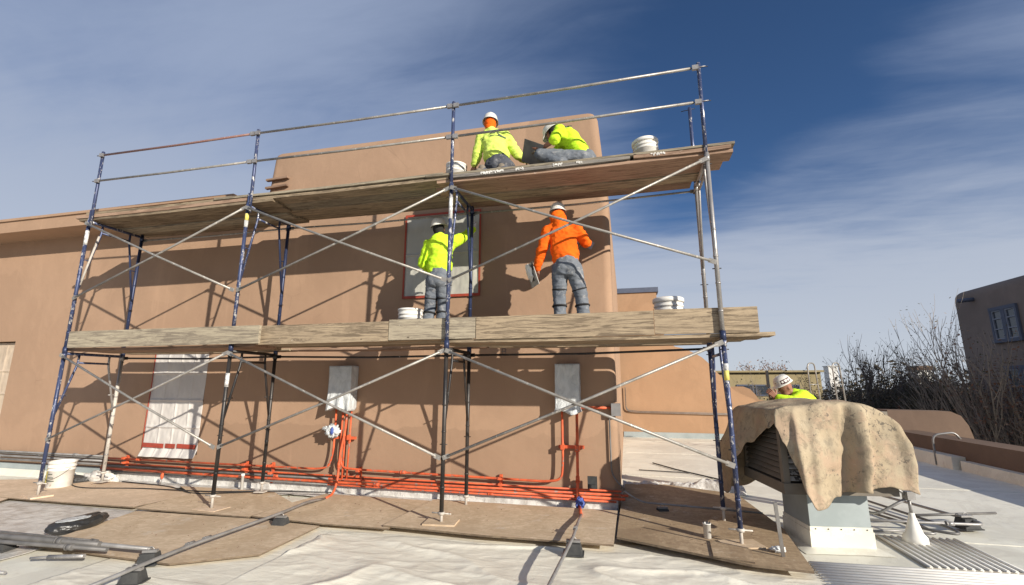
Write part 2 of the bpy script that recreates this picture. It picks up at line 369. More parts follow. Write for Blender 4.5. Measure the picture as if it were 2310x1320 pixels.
# cloth, skin
def cloth(name, a, b, rough=.9, bs=9, bd=.02, st=.55, dirt=None):
    m = Mat(name, rough, 0, .12)
    c = m.mix(m.rng(m.noise(6, 4, .6), .35, .7), a, b)
    if dirt: c = m.mix(m.rng(m.noise(14, 6, .75), .52, .68, 0, .75), c, dirt)
    m.color(c).bump(m.noise(bs, 5, .6, (1, 1, 2.0), dist=1.5), st, bd).bump(m.noise(300, 2, .5), .12, .001); return m.m
M['hiviz'] = cloth('lime_fabric', (.60, .88, .045), (.50, .80, .03))
M['hiviz_pale'] = cloth('pale_lime_fabric', (.66, .80, .16), (.56, .72, .12))
M['hiorange'] = cloth('orange_fabric', (.88, .145, .012), (.76, .11, .01))
M['jeans'] = cloth('mortar_stained_jeans', (.17, .185, .205), (.115, .13, .155), dirt=(.36, .35, .34))
M['jeans_dark'] = cloth('dark_jeans', (.09, .095, .11), (.06, .065, .08), dirt=(.25, .24, .23))
M['skin'] = simple('skin', (.33, .16, .10), (.28, .13, .085), .55, scale=8, bump=.1)
M['hair'] = simple('dark_knit', (.02, .018, .018), (.03, .028, .026), .9, bump=.4, bscale=60, bdist=.006)
M['hat'] = simple('hard_hat_shell', (.72, .70, .64), (.62, .59, .52), .38, spec=.5, scale=9, bump=.05, speck=(.4, .36, .3), speck_at=.66, speck_scale=16)
M['boot'] = simple('dusty_boot', (.16, .13, .10), (.22, .19, .15), .85, bump=.3)
M['strap'] = simple('black_strap', (.02, .02, .022), (.035, .035, .035), .8, bump=.2)
M['glove'] = simple('white_glove', (.72, .72, .70), (.6, .6, .58), .8, bump=.3, bscale=60, bdist=.004)
M['print'] = simple('dark_print', (.05, .07, .06), (.09, .11, .08), .7, bump=0)
M['sticker_dark'] = simple('maroon_sticker', (.08, .015, .02), (.06, .02, .025), .5, bump=0)
M['bark'] = simple('grey_bark', (.20, .165, .145), (.14, .115, .10), .95, scale=8, bump=.3, bscale=30)
M['bark_pale'] = simple('pale_bark', (.30, .26, .22), (.22, .18, .15), .95, scale=8, bump=.3, bscale=30)  # lighter grey-brown bark of the tall pale tree
def leafm(name, a, b, c3):
    m = Mat(name, .8, 0, .2); g = m.geo.outputs['Random Per Island']
    c = m.mix(m.rng(g, 0, .6, smooth=False), a, b); c = m.mix(m.rng(g, .75, .8), c, c3); m.color(c)
    m.b.inputs['Subsurface Weight'].default_value = 0
    return m.m
M['leaf_red'] = leafm('dry_red_leaves', (.20, .085, .045), (.13, .07, .04), (.26, .18, .12))
M['leaf_dark'] = leafm('dark_leaves', (.045, .042, .026), (.06, .05, .03), (.1, .07, .04))
M['leaf_olive'] = leafm('olive_leaves', (.10, .09, .045), (.075, .07, .04), (.14, .11, .06))

# ------------------------------------------------------------------ setting
def struct(name, mb, mat, **k): return tag(mb.build(name, mat, **k), kind='structure')
g = MB(); g.raw([(-900, -900, -5.2), (900, -900, -5.2), (900, 900, -5.2), (-900, 900, -5.2)], [(0, 1, 2, 3)]); struct('ground', g, M['ground'])
rf = MB(); rf.bb(-16, 15.3, -12, 10.6, -5.15, 0); roof = struct('roof', rf, M['membrane'])
for ys in (-1.9, .95, 3.9, 6.9, 9.4):
    q = MB(); q.bb(8.05, 14.2, ys, ys + .09, .001, .005); q.build('membrane_seam', M['membrane'], roof)

def boolean_diff(obj, boxes):
    cut = MB()
    for b in boxes: cut.bb(*b)
    c = cut.build('cutter', None); md = obj.modifiers.new('b', 'BOOLEAN'); md.object = c; md.operation = 'DIFFERENCE'; md.solver = 'EXACT'
    dg = bpy.context.evaluated_depsgraph_get(); me = bpy.data.meshes.new_from_object(obj.evaluated_get(dg)); obj.modifiers.clear()
    old = obj.data; obj.data = me; bpy.data.meshes.remove(old); cm = c.data; bpy.data.objects.remove(c); bpy.data.meshes.remove(cm)

# main adobe building
bld = thing('adobe_building', 'tan adobe building with a tall rounded wall behind the scaffold', 'building', (1, 1.3, 0))
b = MB(); b.bb(-15.9, 3.0, 1.3, 9.9, -.3, 4.60)
low = b.build('wall', M['stucco'], bld); boolean_diff(low, [(-5.4, -3.36, 1.0, 1.5, .5, 2.42), (.17, 1.27, 1.0, 1.47, .47, 2.23)])
# the tall wall: outline in x,z with a rounded shoulder, rounded over in y
def rounded_block(x0, x1, y0, y1, z0, z1, r, seg=5, taper=0, tz=4.4):
    b = MB(); b.bb(x0, x1, y0, y1, z0, z1)
    es = [e for e in b.bm.edges if max(v.co.z for v in e.verts) > z1 - .01]
    ver = [e for e in b.bm.edges if abs(e.verts[0].co.z - e.verts[1].co.z) > .5 and min(v.co.x for v in e.verts) > x1 - .01]
    bmesh.ops.bevel(b.bm, geom=list(set(es + ver)), offset=r, segments=seg, affect='EDGES', profile=.5)
    for f in b.bm.faces: f.smooth = True
    for v in b.bm.verts:
        if taper and v.co.z > tz:
            k = (v.co.z - tz) / (z1 - tz); v.co.x += (-taper if v.co.x > (x0 + x1) / 2 else taper) * k
    return b
tw = MB(); tw.bb(3.0, 8.0, 1.3, 1.85, -.3, 4.2)
ver = [e for e in tw.bm.edges if abs(e.verts[0].co.z - e.verts[1].co.z) > .5 and min(v.co.x for v in e.verts) > 7.99]
bmesh.ops.bevel(tw.bm, geom=ver, offset=.11, segments=5, affect='EDGES', profile=.5)
w1 = tw.build('wall', M['stucco'], bld); boolean_diff(w1, [(4.86, 6.02, 1.0, 1.42, 2.95, 4.5)])
def shade_auto(o, ang=.5):
    for p in o.data.polygons: p.use_smooth = True
    try:
        o.data.set_sharp_from_angle(angle=ang)
    except Exception: pass
shade_auto(w1)
up = rounded_block(1.98, 8.0, 1.298, 1.85, 4.2, 5.73, .13, 5, .13, 4.9)
for v in up.bm.verts:
    if v.co.x < 3 and v.co.z > 4.9: v.co.x += .03
upo = up.build('parapet', M['stucco'], bld); shade_auto(upo)
boolean_diff(upo, [(4.86, 6.02, 1.0, 1.42, 4.0, 4.23)])
ew = MB(); ew.bb(7.4, 7.985, 1.86, 10.0, -.3, 4.72); ewo = ew.build('end_wall', M['stucco'], bld, bevel=.06, bseg=4); shade_auto(ewo)
# eave left of the tall wall
ev = MB(); ev.bb(-15.9, 2.55, .80, 2.4, 4.46, 4.68); ev.build('eave', M['stucco'], bld, bevel=.015, bseg=2)
cp = MB(); cp.bb(-15.9, 1.9, .77, 2.45, 4.683, 4.73); cp.build('coping', M['stucco'], bld, bevel=.012)
# little stucco returns
for z in (5.02, 5.17):
    q = MB(); q.box((2.3, 1.26, z), (.44, .06, .035), Matrix.Rotation(-.04, 3, 'Y')); q.build('wooden_stub', M['plank_pink'], bld, bevel=.006)
# base flashing
q = MB(); q.bb(-15.9, -.2, 1.285, 1.299, .08, .2); q.build('base_flashing', M['ducting'], bld)
q = MB(); q.prism([(1.299, .002), (1.299, .105), (1.27, .10), (1.16, .002)], -15.9, -.25, 'X'); q.build('membrane_upturn', M['membrane'], bld)
q = MB(); q.bb(5.9, 5.98, 1.288, 1.299, 1.985, 2.06); 
q.raw([(6.45, 1.2975, 2.02), (6.5, 1.2975, 2.02), (6.5, 1.2975, 2.09), (6.45, 1.2975, 2.09)], [(0, 1, 2, 3)]); q.bm.free()
q = MB()
for a_, b_ in (((6.42, 2.03), (6.42, 2.11)), ((6.42, 2.11), (6.47, 2.11)), ((6.47, 2.11), (6.47, 2.03)), ((6.42, 2.07), (6.47, 2.07))):
    q.tube((a_[0], 1.297, a_[1]), (b_[0], 1.297, b_[1]), .005, 5)
q.build('painted_mark', M['stucco_grey'], bld)
# windows under the coverings, as parts of the building
def window(x0, x1, z0, z1, yf, nx, nz, frame, pane):
    f = MB(); t = .05
    f.bb(x0, x1, yf, yf + .06, z0, z0 + t); f.bb(x0, x1, yf, yf + .06, z1 - t, z1)
    f.bb(x0, x0 + t, yf, yf + .06, z0 + t, z1 - t); f.bb(x1 - t, x1, yf, yf + .06, z0 + t, z1 - t)
    fo = f.build('window', frame, bld)
    for i in range(1, nx):
        x = x0 + (x1 - x0) * i / nx; u = MB(); u.bb(x - .014, x + .014, yf + .005, yf + .045, z0 + t, z1 - t); u.build('muntin', frame, fo)
    for i in range(1, nz):
        z = z0 + (z1 - z0) * i / nz; u = MB(); u.bb(x0 + t, x1 - t, yf + .006, yf + .044, z - .014, z + .014); u.build('muntin', frame, fo)
    p = MB(); p.bb(x0 + t, x1 - t, yf + .05, yf + .055, z0 + t, z1 - t); p.build('pane', pane, fo)
window(-5.3, -3.4, .52, 2.40, 1.40, 5, 4, M['cover_beige'], M['cover_beige'])
window(.17, 1.27, .47, 2.23, 1.39, 4, 4, M['cover'], M['glass'])
window(4.86, 6.02, 2.95, 4.23, 1.35, 2, 2, M['whitepaint'], M['glass'])

def film(name, label, x0, x1, z0, z1, y, ribsx, ribsz, mat, loc, cat='plastic sheet', amp=.008, skirt=0):
    t = thing(name, label, cat, loc)
    nx, nz = 110, 180; vs = []; fs = []
    for j in range(nz + 1):
        for i in range(nx + 1):
            x = x0 + (x1 - x0) * i / nx; z = z0 + (z1 - z0) * j / nz
            d = 0
            for r in ribsx: d = max(d, math.exp(-((x - r) / .016) ** 2) * .010)
            for r in ribsz: d = max(d, math.exp(-((z - r) / .016) ** 2) * .022)
            d += amp * noise.noise(Vector((x * 6, 3.1, z * 3))) + amp * .6 * noise.noise(Vector((x * 17, 5, z * 9)))
            edge = min(i, nx - i, j, nz - j) / 8
            yy = y - d * min(1, edge + .3)
            if skirt and z < z0 + skirt: yy -= (z0 + skirt - z) * .5 + .01 * math.sin(x * 24)
            vs.append((x + .006 * noise.noise(Vector((z * 4, x, 1))), yy, z))
    for j in range(nz):
        for i in range(nx): a = j * (nx + 1) + i; fs.append((a, a + 1, a + nx + 2, a + nx + 1))
    mb = MB(); mb.raw(vs, fs, True); o = mb.build('film', mat, t)
    sol = o.modifiers.new('s', 'SOLIDIFY'); sol.thickness = .003
    return t
t = film('window_covering', 'white plastic film over the tall lower window, red tape along its bottom', .14, 1.27, .42, 2.24, 1.30, (.44, .72, 1.0), (.9, 1.34, 1.79), M['cover'], (.7, 1.29, .4), skirt=.14)
for xa, xb in ((.17, .60), (.64, .84), (.88, 1.25)):
    q = MB(); q.box(((xa + xb) / 2, 1.2725, .60), (xb - xa, .004, .07), Matrix.Rotation(.02, 3, 'Y')); q.build('tape_strip', M['tape'], t)
q = MB(); q.sweep([(.14, 1.285, .5), (.135, 1.285, 1.0), (.15, 1.285, 1.6), (.145, 1.285, 2.22)], .008, 5); q.build('tape_strip', M['tape'], t)
t = film('window_covering', 'grey green plastic film over the upper window, framed in red tape', 4.82, 6.06, 2.93, 4.26, 1.288, (5.44,), (3.6,), M['cover_grey'], (5.4, 1.28, 2.9))
for bx in ((4.81, 6.08, 1.268, 1.273, 2.905, 2.945), (4.81, 6.08, 1.268, 1.273, 4.235, 4.27), (4.81, 4.84, 1.2685, 1.2735, 2.946, 4.234), (6.05, 6.078, 1.2685, 1.2735, 2.946, 4.234)):
    q = MB(); q.bb(*bx); q.build('tape_strip', M['tape'], t)
t = film('window_covering', 'beige film over the window at the far left edge of the wall', -5.25, -3.42, .6, 2.36, 1.395, (-4.0, -3.7), (1.05, 1.42, 1.85), M['cover_beige'], (-4, 1.39, .6))

# back wing with the mission-curve top
bw = thing('adobe_wing', 'low tan adobe wing with curved stepped top behind the scaffold', 'building', (10, 10.5, 0))
prof = [(7.0, -.3), (7.0, 4.62), (9.24, 4.62), (9.24, 3.5), (9.45, 3.1), (9.55, 2.92), (9.72, 2.81), (10.0, 2.74), (10.28, 2.6), (10.5, 2.46), (10.66, 2.3), (10.8, 2.1),
        (10.95, 1.94), (11.1, 1.76), (11.22, 1.58), (11.38, 1.43), (11.6, 1.31), (11.85, 1.2), (12.1, 1.03), (12.8, .95), (12.8, -.3)]
q = MB(); q.prism(prof, 10.5, 11.0, 'Y'); o = q.build('wall', M['stucco_back'], bw, bevel=.04, bseg=3); shade_auto(o, .9)
q = MB(); q.bb(7.0, 9.3, 10.45, 11.05, 4.62, 4.78); q.build('chimney_cap', M['trim'], bw, bevel=.01)
prof2 = [(10.8, -.3), (10.8, 1.55), (11.72, 1.56), (11.9, 1.56), (12.1, 1.48), (12.25, 1.3), (12.33, 1.15), (12.6, 1.1), (12.6, -.3)]
q = MB(); q.prism(prof2, 11.8, 12.2, 'Y'); o = q.build('rear_wall', M['stucco_back'], bw, bevel=.04, bseg=3); shade_auto(o, .9)
q = MB(); q.bb(8.0, 12.8, 10.47, 10.499, .0, .16); q.build('base_flashing', M['ducting'], bw)
cnd = MB()
for dz in (0, .035): cnd.sweep(fillet([(8.1, 10.44, 1.5 + dz), (8.1, 10.44, .82 - dz), (8.5, 10.44, .79 - dz), (12.6, 10.44, .74 - dz)], .15), .012, 6)
tag(cnd.build('wall_conduit', M['conduit_dk']), 'pair of thin conduits running along the low tan wing wall', 'conduit')

# right parapet
pr = thing('roof_parapet', 'low brown stucco parapet with pale base strip along the right roof edge', 'wall', (14.6, 0, 0))
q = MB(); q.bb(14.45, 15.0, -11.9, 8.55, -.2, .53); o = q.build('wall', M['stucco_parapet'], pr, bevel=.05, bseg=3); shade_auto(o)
q = MB(); q.bb(14.30, 14.449, -11.8, 5.9, .0, .18); q.build('base_strip', M['membrane'], pr, bevel=.03, bseg=3)
q = MB(); q.bb(14.22, 14.449, 6.0, 8.5, .0, .24); q.build('base_strip', M['membrane'], pr, bevel=.03, bseg=3)
pb = thing('parapet_block', 'raised brown stucco block standing beyond the right parapet', 'wall', (15.2, 8.8, 0))
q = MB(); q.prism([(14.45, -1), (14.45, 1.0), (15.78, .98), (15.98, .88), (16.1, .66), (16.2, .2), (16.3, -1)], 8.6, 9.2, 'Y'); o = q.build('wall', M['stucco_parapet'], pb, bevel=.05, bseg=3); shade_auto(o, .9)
pf = thing('roof_parapet', 'low brown parapet at the far end of the roof behind the canvas covered cooler', 'wall', (13.5, 10.5, 0))
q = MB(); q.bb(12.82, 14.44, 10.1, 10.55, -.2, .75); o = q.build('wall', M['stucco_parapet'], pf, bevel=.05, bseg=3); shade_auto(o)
gn = MB(); gn.sweep(fillet([(14.22, 6.5, .02), (14.22, 6.5, .60), (14.62, 6.5, .66), (14.72, 6.5, .5)], .14), .02, 8)
tag(gn.build('gooseneck_pipe', M['conduit']), 'small bent gooseneck pipe by the right parapet', 'pipe')

# far buildings
fb = thing('far_building', 'grey brown adobe building in shade at the right edge with blue windows', 'building', (26, 15, -5.2))
q = MB(); q.bb(23.5, 36, 4, 21.1, -5.2, 5.95)
es = [e for e in q.bm.edges if max(v.co.z for v in e.verts) > 5.9 or (min(v.co.y for v in e.verts) > 21 and min(v.co.x for v in e.verts) < 24 and max(v.co.x for v in e.verts) < 24)]
bmesh.ops.bevel(q.bm, geom=es, offset=.4, segments=5, affect='EDGES', profile=.5); o = q.build('wall', M['stucco_grey'], fb); shade_auto(o)
for (ya, yb, za, zb) in ((17.3, 18.75, 3.5, 4.85), (15.0, 16.5, 3.5, 4.85), (16.9, 18.55, .2, 2.4), (14.3, 16.0, .2, 2.4), (12.0, 13.6, 3.5, 4.85)):
    f = MB(); X = 23.46
    f.bb(X - .06, X + .03, ya, yb, zb - .14, zb); f.bb(X - .08, X + .03, ya - .05, yb + .05, za - .14, za - .001)
    f.bb(X - .05, X + .03, ya, ya + .1, za, zb - .141); f.bb(X - .05, X + .03, yb - .1, yb, za, zb - .141); f.bb(X - .05, X + .03, (ya + yb) / 2 - .1, (ya + yb) / 2 + .1, za, zb - .141)
    fo = f.build('window', M['trim'], fb)
    for k in (0, 1):
        y0 = ya + .1 if k == 0 else (ya + yb) / 2 + .1; y1 = (ya + yb) / 2 - .1 if k == 0 else yb - .1
        s = MB(); s.bb(X - .03, X + .02, y0, y0 + .05, za, zb - .141); s.bb(X - .03, X + .02, y1 - .05, y1, za, zb - .141)
        for z in (za, za + (zb - za) * .3, za + (zb - za) * .62, zb - .19): s.bb(X - .032, X + .02, y0 + .051, y1 - .051, z, z + .045)
        s.build('sash', M['sash'], fo)
        s = MB(); s.bb(X + .021, X + .028, y0, y1, za, zb - .142); s.build('pane', M['glass'], fo)
q = MB(); q.tube((23.6, 19.6, 5.42), (22.9, 19.7, 5.36), .09, 8); q.build('canale', M['trim'], fb)
be = thing('far_building', 'flat roofed olive beige building beyond the low tan wing', 'building', (19, 40, -5.2))
q = MB(); q.bb(13, 24.3, 40, 50, -5.2, 2.72); q.build('wall', M['stucco_beige'], be, bevel=.05)
q = MB(); q.bb(12.8, 24.5, 39.7, 50.2, 2.72, 2.88); q.build('roof', M['stucco_beige'], be)
for (xa, xb) in ((17.6, 19.0), (19.1, 20.3), (21.0, 22.6)):
    f = MB(); f.bb(xa, xb, 39.93, 40.02, 1.55, 1.68); f.bb(xa, xb, 39.93, 40.02, .7, .82); f.bb(xa, xa + .1, 39.93, 40.02, .821, 1.549); f.bb(xb - .1, xb, 39.93, 40.02, .821, 1.549)
    fo = f.build('window', M['trim'], be); s = MB(); s.bb(xa + .1, xb - .1, 39.97, 39.995, .821, 1.549); s.build('pane', M['glass'], fo)
fw = thing('far_building', 'small pale building showing between the trees left of the shaded adobe', 'building', (43, 60, -5.2))
q = MB(); q.bb(41.7, 43.1, 60, 62, -5.2, 3.4); q.build('wall', M['whitepaint'], fw); q = MB(); q.bb(41.6, 43.2, 59.9, 62.1, 3.4, 3.9); q.build('roof', M['stucco_parapet'], fw)
fw = thing('far_building', 'narrow white tower seen through bare branches above the beige building', 'building', (33, 60, -5.2))
q = MB(); q.bb(32.4, 33.4, 60, 61.5, -5.2, 3.9); q.build('wall', M['whitepaint'], fw, bevel=.03); q = MB(); q.bb(32.3, 33.5, 59.9, 61.6, 3.901, 4.0); q.build('roof', M['whitepaint'], fw)

# ------------------------------------------------------------------ trees
def grow(rng, base, height, spread, levels, r0, splits, tips, segs, gnarl=.25, up=.35, first_dirs=None):
    stack = []
    nst = len(first_dirs)
    for d in first_dirs: stack.append((Vector(base), Vector(d).normalized(), height * .45, r0, 0))
    while stack:
        p, d, ln, r, lv = stack.pop()
        n = 4; pts = [p]; q = p.copy(); dd = d.copy()
        for i in range(n):
            dd = (dd + Vector((rng.uniform(-1, 1), rng.uniform(-1, 1), rng.uniform(-.5, 1) * .8 + up * .3)) * gnarl * .5).normalized()
            q = q + dd * ln / n; pts.append(q)
        segs.append((pts, [r * (1 - .45 * i / n) for i in range(n + 1)], lv))
        if lv < levels:
            for k in range(splits[min(lv, len(splits) - 1)]):
                a = pts[rng.randint(2, n)] if k else pts[-1]
                nd = (dd + Vector((rng.uniform(-1, 1), rng.uniform(-1, 1), rng.uniform(-.3, .8))) * spread).normalized()
                stack.append((a, nd, ln * rng.uniform(.5, .82), r * .55, lv + 1))
        else:
            tips.extend(pts[1:])
def tube_mesh(name, segs, mat, parent, seg=4):
    vs, fs = [], []
    for pts, rad, lv in segs:
        k = seg if lv > 1 else 6; o = len(vs); n = len(pts)
        for i in range(n):
            t = (pts[min(i + 1, n - 1)] - pts[max(i - 1, 0)]).normalized(); a = Vector((0, 0, 1)) if abs(t.z) < .9 else Vector((1, 0, 0))
            N = t.cross(a).normalized(); B = t.cross(N)
            for j in range(k):
                th = 2 * PI * j / k; vs.append(pts[i] + (N * math.cos(th) + B * math.sin(th)) * rad[i])
        for i in range(n - 1):
            for j in range(k): j2 = (j + 1) % k; fs.append((o + i * k + j, o + i * k + j2, o + (i + 1) * k + j2, o + (i + 1) * k + j))
    me = bpy.data.meshes.new(name); me.from_pydata([tuple(v) for v in vs], [], fs); me.update(); return link_mesh(name, me, mat, parent)
def leaf_mesh(name, rng, tips, per, size, spreadr, mat, parent):
    vs, fs = [], []
    for t in tips:
        for _ in range(int(per) + (1 if rng.random() < per % 1 else 0)):
            c = t + Vector((rng.gauss(0, 1), rng.gauss(0, 1), rng.gauss(0, 1))) * spreadr
            a = Vector((rng.uniform(-1, 1), rng.uniform(-1, 1), rng.uniform(-1, 1))).normalized(); b_ = a.orthogonal().normalized() * rng.uniform(.35, .6)
            s = size * rng.uniform(.6, 1.3); o = len(vs); vs += [tuple(c - a * s), tuple(c + b_ * s), tuple(c + a * s), tuple(c - b_ * s)]; fs.append((o, o + 1, o + 2, o + 3))
    if not vs: vs = [tuple(tips[0]), tuple(tips[0] + Vector((.01, 0, 0))), tuple(tips[0] + Vector((0, 0, .01)))]; fs = [(0, 1, 2)]
    me = bpy.data.meshes.new(name); me.from_pydata(vs, [], fs); me.update(); return link_mesh(name, me, mat, parent)
def tree(seed, label, base, top, dirs, spread, levels, splits, r0, leafper, leafsize, leafspread, bark, leaf, name='bare_tree', gnarl=.25, group=None, cat='tree'):
    rng = random.Random(seed); segs, tips = [], []
    grow(rng, base, 8, spread, levels, r0, splits, tips, segs, gnarl, .35, dirs)
    B0 = Vector(base); k_ = (top - base[2]) / (sorted(p.z for g_ in segs for p in g_[0])[-4] - base[2])
    segs = [([B0 + (p - B0) * k_ for p in g_[0]], [max(q_ * k_, .0035) for q_ in g_[1]], g_[2]) for g_ in segs]; tips = [B0 + (p - B0) * k_ for p in tips]
    t = thing(name, label, cat, base, group)
    big = [s for s in segs if s[2] < 3]; small = [s for s in segs if s[2] >= 3]
    tube_mesh('trunk', big, bark, t); cr = tube_mesh('crown', small or segs[-3:], bark, t, 3)
    if leafper: leaf_mesh('leaves', rng, tips, leafper, leafsize, leafspread, leaf, cr)
    return t
def fan(n, s, rng=random.Random(3)): return [(math.cos(6.283 * k / n + .4) * s * rng.uniform(.5, 1), math.sin(6.283 * k / n + .4) * s * rng.uniform(.5, 1), 1) for k in range(n)]
tree(11, 'large leafy russet shrub tree in front of the shaded adobe building', (20.6, 13.2, -5), 3.4, fan(6, .24), .5, 4, [4, 4, 4, 3], .09, 1.3, .05, .12, M['bark'], M['leaf_red'], 'autumn_tree')
tree(12, 'tall pale branched tree rising left of the shaded adobe corner', (19.9, 14.0, -5), 4.9, fan(4, .11), .32, 4, [4, 4, 3, 3], .10, .6, .04, .1, M['bark_pale'], M['leaf_olive'], 'autumn_tree')
tree(13, 'low russet shrub crowding the right end of the brown parapet', (21.0, 10.8, -5), 2.0, fan(7, .4), .6, 4, [4, 4, 4, 3], .09, .9, .05, .12, M['bark'], M['leaf_red'], 'autumn_tree')
tree(14, 'bare forked tree whose crown tops the beige building, middle of the tree line', (19.6, 22.0, -5), 3.95, fan(5, .2), .5, 4, [3, 4, 4, 3], .12, .2, .07, .12, M['bark'], M['leaf_dark'])
tree(15, 'bare slim tree just right of the tallest forked one', (21.1, 23.5, -5), 3.9, fan(4, .20), .45, 4, [3, 4, 3, 3], .10, .2, .07, .12, M['bark'], M['leaf_dark'])
tree(16, 'thin bare tree standing behind the roof ladder rails', (17.6, 21.0, -5), 2.9, fan(4, .3), .5, 4, [3, 4, 3, 3], .08, .5, .06, .12, M['bark'], M['leaf_olive'])
for k, (x, y, h, sp, lab) in enumerate(((20.3, 19.5, 2.1, .35, 'dark bushy tree directly behind the canvas covered cooler'), (22.3, 22.0, 2.7, .35, 'dark dense bush right of the bare trees'),
        (18.2, 19.5, 1.7, .35, 'dark bush below the roof ladder rails'), (24.3, 25.0, 2.4, .35, 'dark bush below the small pale building'))):
    tree(30 + k, lab, (x, y, -5), h, fan(8, sp), .7, 3, [5, 5, 5], .07, 9, .055, .28, M['bark'], M['leaf_dark'], 'dark_bush')
tree(41, 'reddish rounded bush peeking over the beige building roof', (23.4, 52.0, -5), 4.1, fan(6, .22), .5, 3, [4, 4, 5], .2, 2.5, .12, .3, M['bark'], M['leaf_red'], 'autumn_tree')
tree(42, 'grey thin bush in front of the beige building', (18.6, 31.0, -5), 2.4, fan(6, .4), .6, 4, [3, 4, 4, 3], .08, .3, .08, .2, M['bark'], M['leaf_olive'])
# one far wood beyond
rng = random.Random(5); tips = [Vector((rng.uniform(18, 75), rng.uniform(30, 45), 0)) for _ in range(1300)]
for t_ in tips: t_.x += (t_.y - 30) * .6; t_.z = -5 + rng.random() ** .6 * (6.6 + 1.2 * noise.noise(Vector((t_.x * .25, t_.y * .2, 0))))
wd = leaf_mesh('distant_wood', rng, [t for t in tips if t.x > 25], 22, .26, .7, M['leaf_dark'], None); tag(wd, 'dark mass of distant trees beyond the roof edge', 'trees', kind='stuff')

# ------------------------------------------------------------------ scaffold
FX = [0, 2.977, 6.070, 9.144]; LEAN = [0, .013, .010, -.011]; DZ = [0, -.012, -.031, .005]; GB = [.0, .0, .02, .0]; BW = .837
ZL1, ZT1, ZL2, ZT2, ZM, ZU, ZP = .820, 2.027, 2.878, 4.078, 4.799, 5.245, 5.31
SP = 2.10; TOP = 4.17                     # joint between the two lifts, top of the upper lift
def fx(i, z): return FX[i] + LEAN[i] * z / 5
def P(i, y, z): return Vector((fx(i, z), y, z + DZ[i]))
sc = thing('scaffold', 'two lift tube scaffold with blue, black and galvanized legs along the adobe wall', 'scaffold', (4.5, .4, 0))
LR = .0245
def frame(i, z0, z1, mf, mb_, first):
    """one walk-through frame: header is the frame mesh, its legs and knee tubes are sub-parts"""
    h = MB(); zt = z1 - .045
    h.tube(P(i, .02, zt), P(i, BW - .02, zt), .022); h.tube(P(i, .2, zt - .13), P(i, BW - .2, zt - .13), .016)
    fo = h.build('frame', mf, sc)
    for y, mm in ((0, mf), (BW, mb_)):
        l = MB(); l.tube(P(i, y, z0), P(i, y, z1), LR, 12)
        l.tube(P(i, y, z1 - .11), P(i, y, z1 - .03), LR + .006, 12)
        for z in (z0 + .25, z0 + .55, z0 + .85, z0 + 1.15): l.tube(P(i, y, z), P(i, y, z + .02), LR + .003, 10)
        l.build('leg', mm, fo)
        s = 1 if y == 0 else -1
        k = MB(); yy = y + s * .20
        k.sweep(fillet([P(i, yy, zt), P(i, yy, zt - .14), P(i, y + s * .012, z0 + .92)], .08, 4), .0155, 8)
        k.tube(P(i, y, zt - .62), P(i, y + s * .125, zt - .62), .008, 6); k.tube(P(i, y, z0 + 1.08), P(i, y + s * .045, z0 + 1.08), .008, 6)
        k.build('knee_brace', mm, fo)
        for z in (z0 + .72, z1 - .14):
            p = MB(); p.tube(P(i, y, z) + Vector((-.045, 0, 0)), P(i, y, z) + Vector((.045, 0, 0)), .006, 6); p.build('stud', M['black'], fo)
        if z0 > 1:
            c = MB(); c.tube(P(i, y, z0 - .05), P(i, y, z0 + .05), LR + .007, 12); c.build('coupling_collar', M['navy'], fo)
    return fo
styles = [(M['blue'], M['silver'], M['blue'], M['navy']), (M['black'], M['black'], M['blue'], M['navy']), (M['black'], M['black'], M['blue'], M['navy']), (M['blue'], M['blue'], M['silver'], M['silver'])]
for i in range(4):
    f1 = frame(i, .24, SP - .004, styles[i][0], styles[i][1], True)
    f2 = frame(i, SP, TOP, styles[i][2], styles[i][3], False)
    for y in (0, BW):
        gz = 0.03 + (.06 if y and i in (0, 1) else 0) + (-.02 if (y and i == 3) else 0); gz += {2: -.02}.get(i, 0) * 0
        bp = MB(); bp.box((FX[i], y, gz + .006), (.15, .15, .012), rz=.15 * i)
        bo = bp.build('base_plate', M['jack'], sc)
        s = MB(); s.tube((FX[i], y, gz + .012), P(i, y, .30), .017, 10); s.build('screw', M['jack'], bo)
        s = MB(); s.lathe(P(i, y, .21), [(.02, 0), (.036, .0), (.036, .03), (.02, .03)], 10); s.tube(P(i, y, .225) + Vector((-.11, -.01, .005)), P(i, y, .225) + Vector((.11, .01, -.004)), .008, 6); s.build('handle_nut', M['jack'], bo)
# painted leg stickers
def leg_sticker(i, za, zb, mat, y=0):
    q = MB(); q.tube(P(i, y, za), P(i, y, zb), LR + .0012, 12); q.build('sticker', mat, sc)
leg_sticker(0, 3.74, 3.97, M['sticker']); leg_sticker(1, 3.80, 3.9, M['sticker']); leg_sticker(1, 3.9, 4.0, M['green_ply']); leg_sticker(1, 1.58, 1.76, M['sticker'])
leg_sticker(2, 3.68, 3.97, M['sticker']); leg_sticker(3, 1.74, 1.81, M['sticker']); leg_sticker(3, 1.64, 1.74, M['green_ply'])
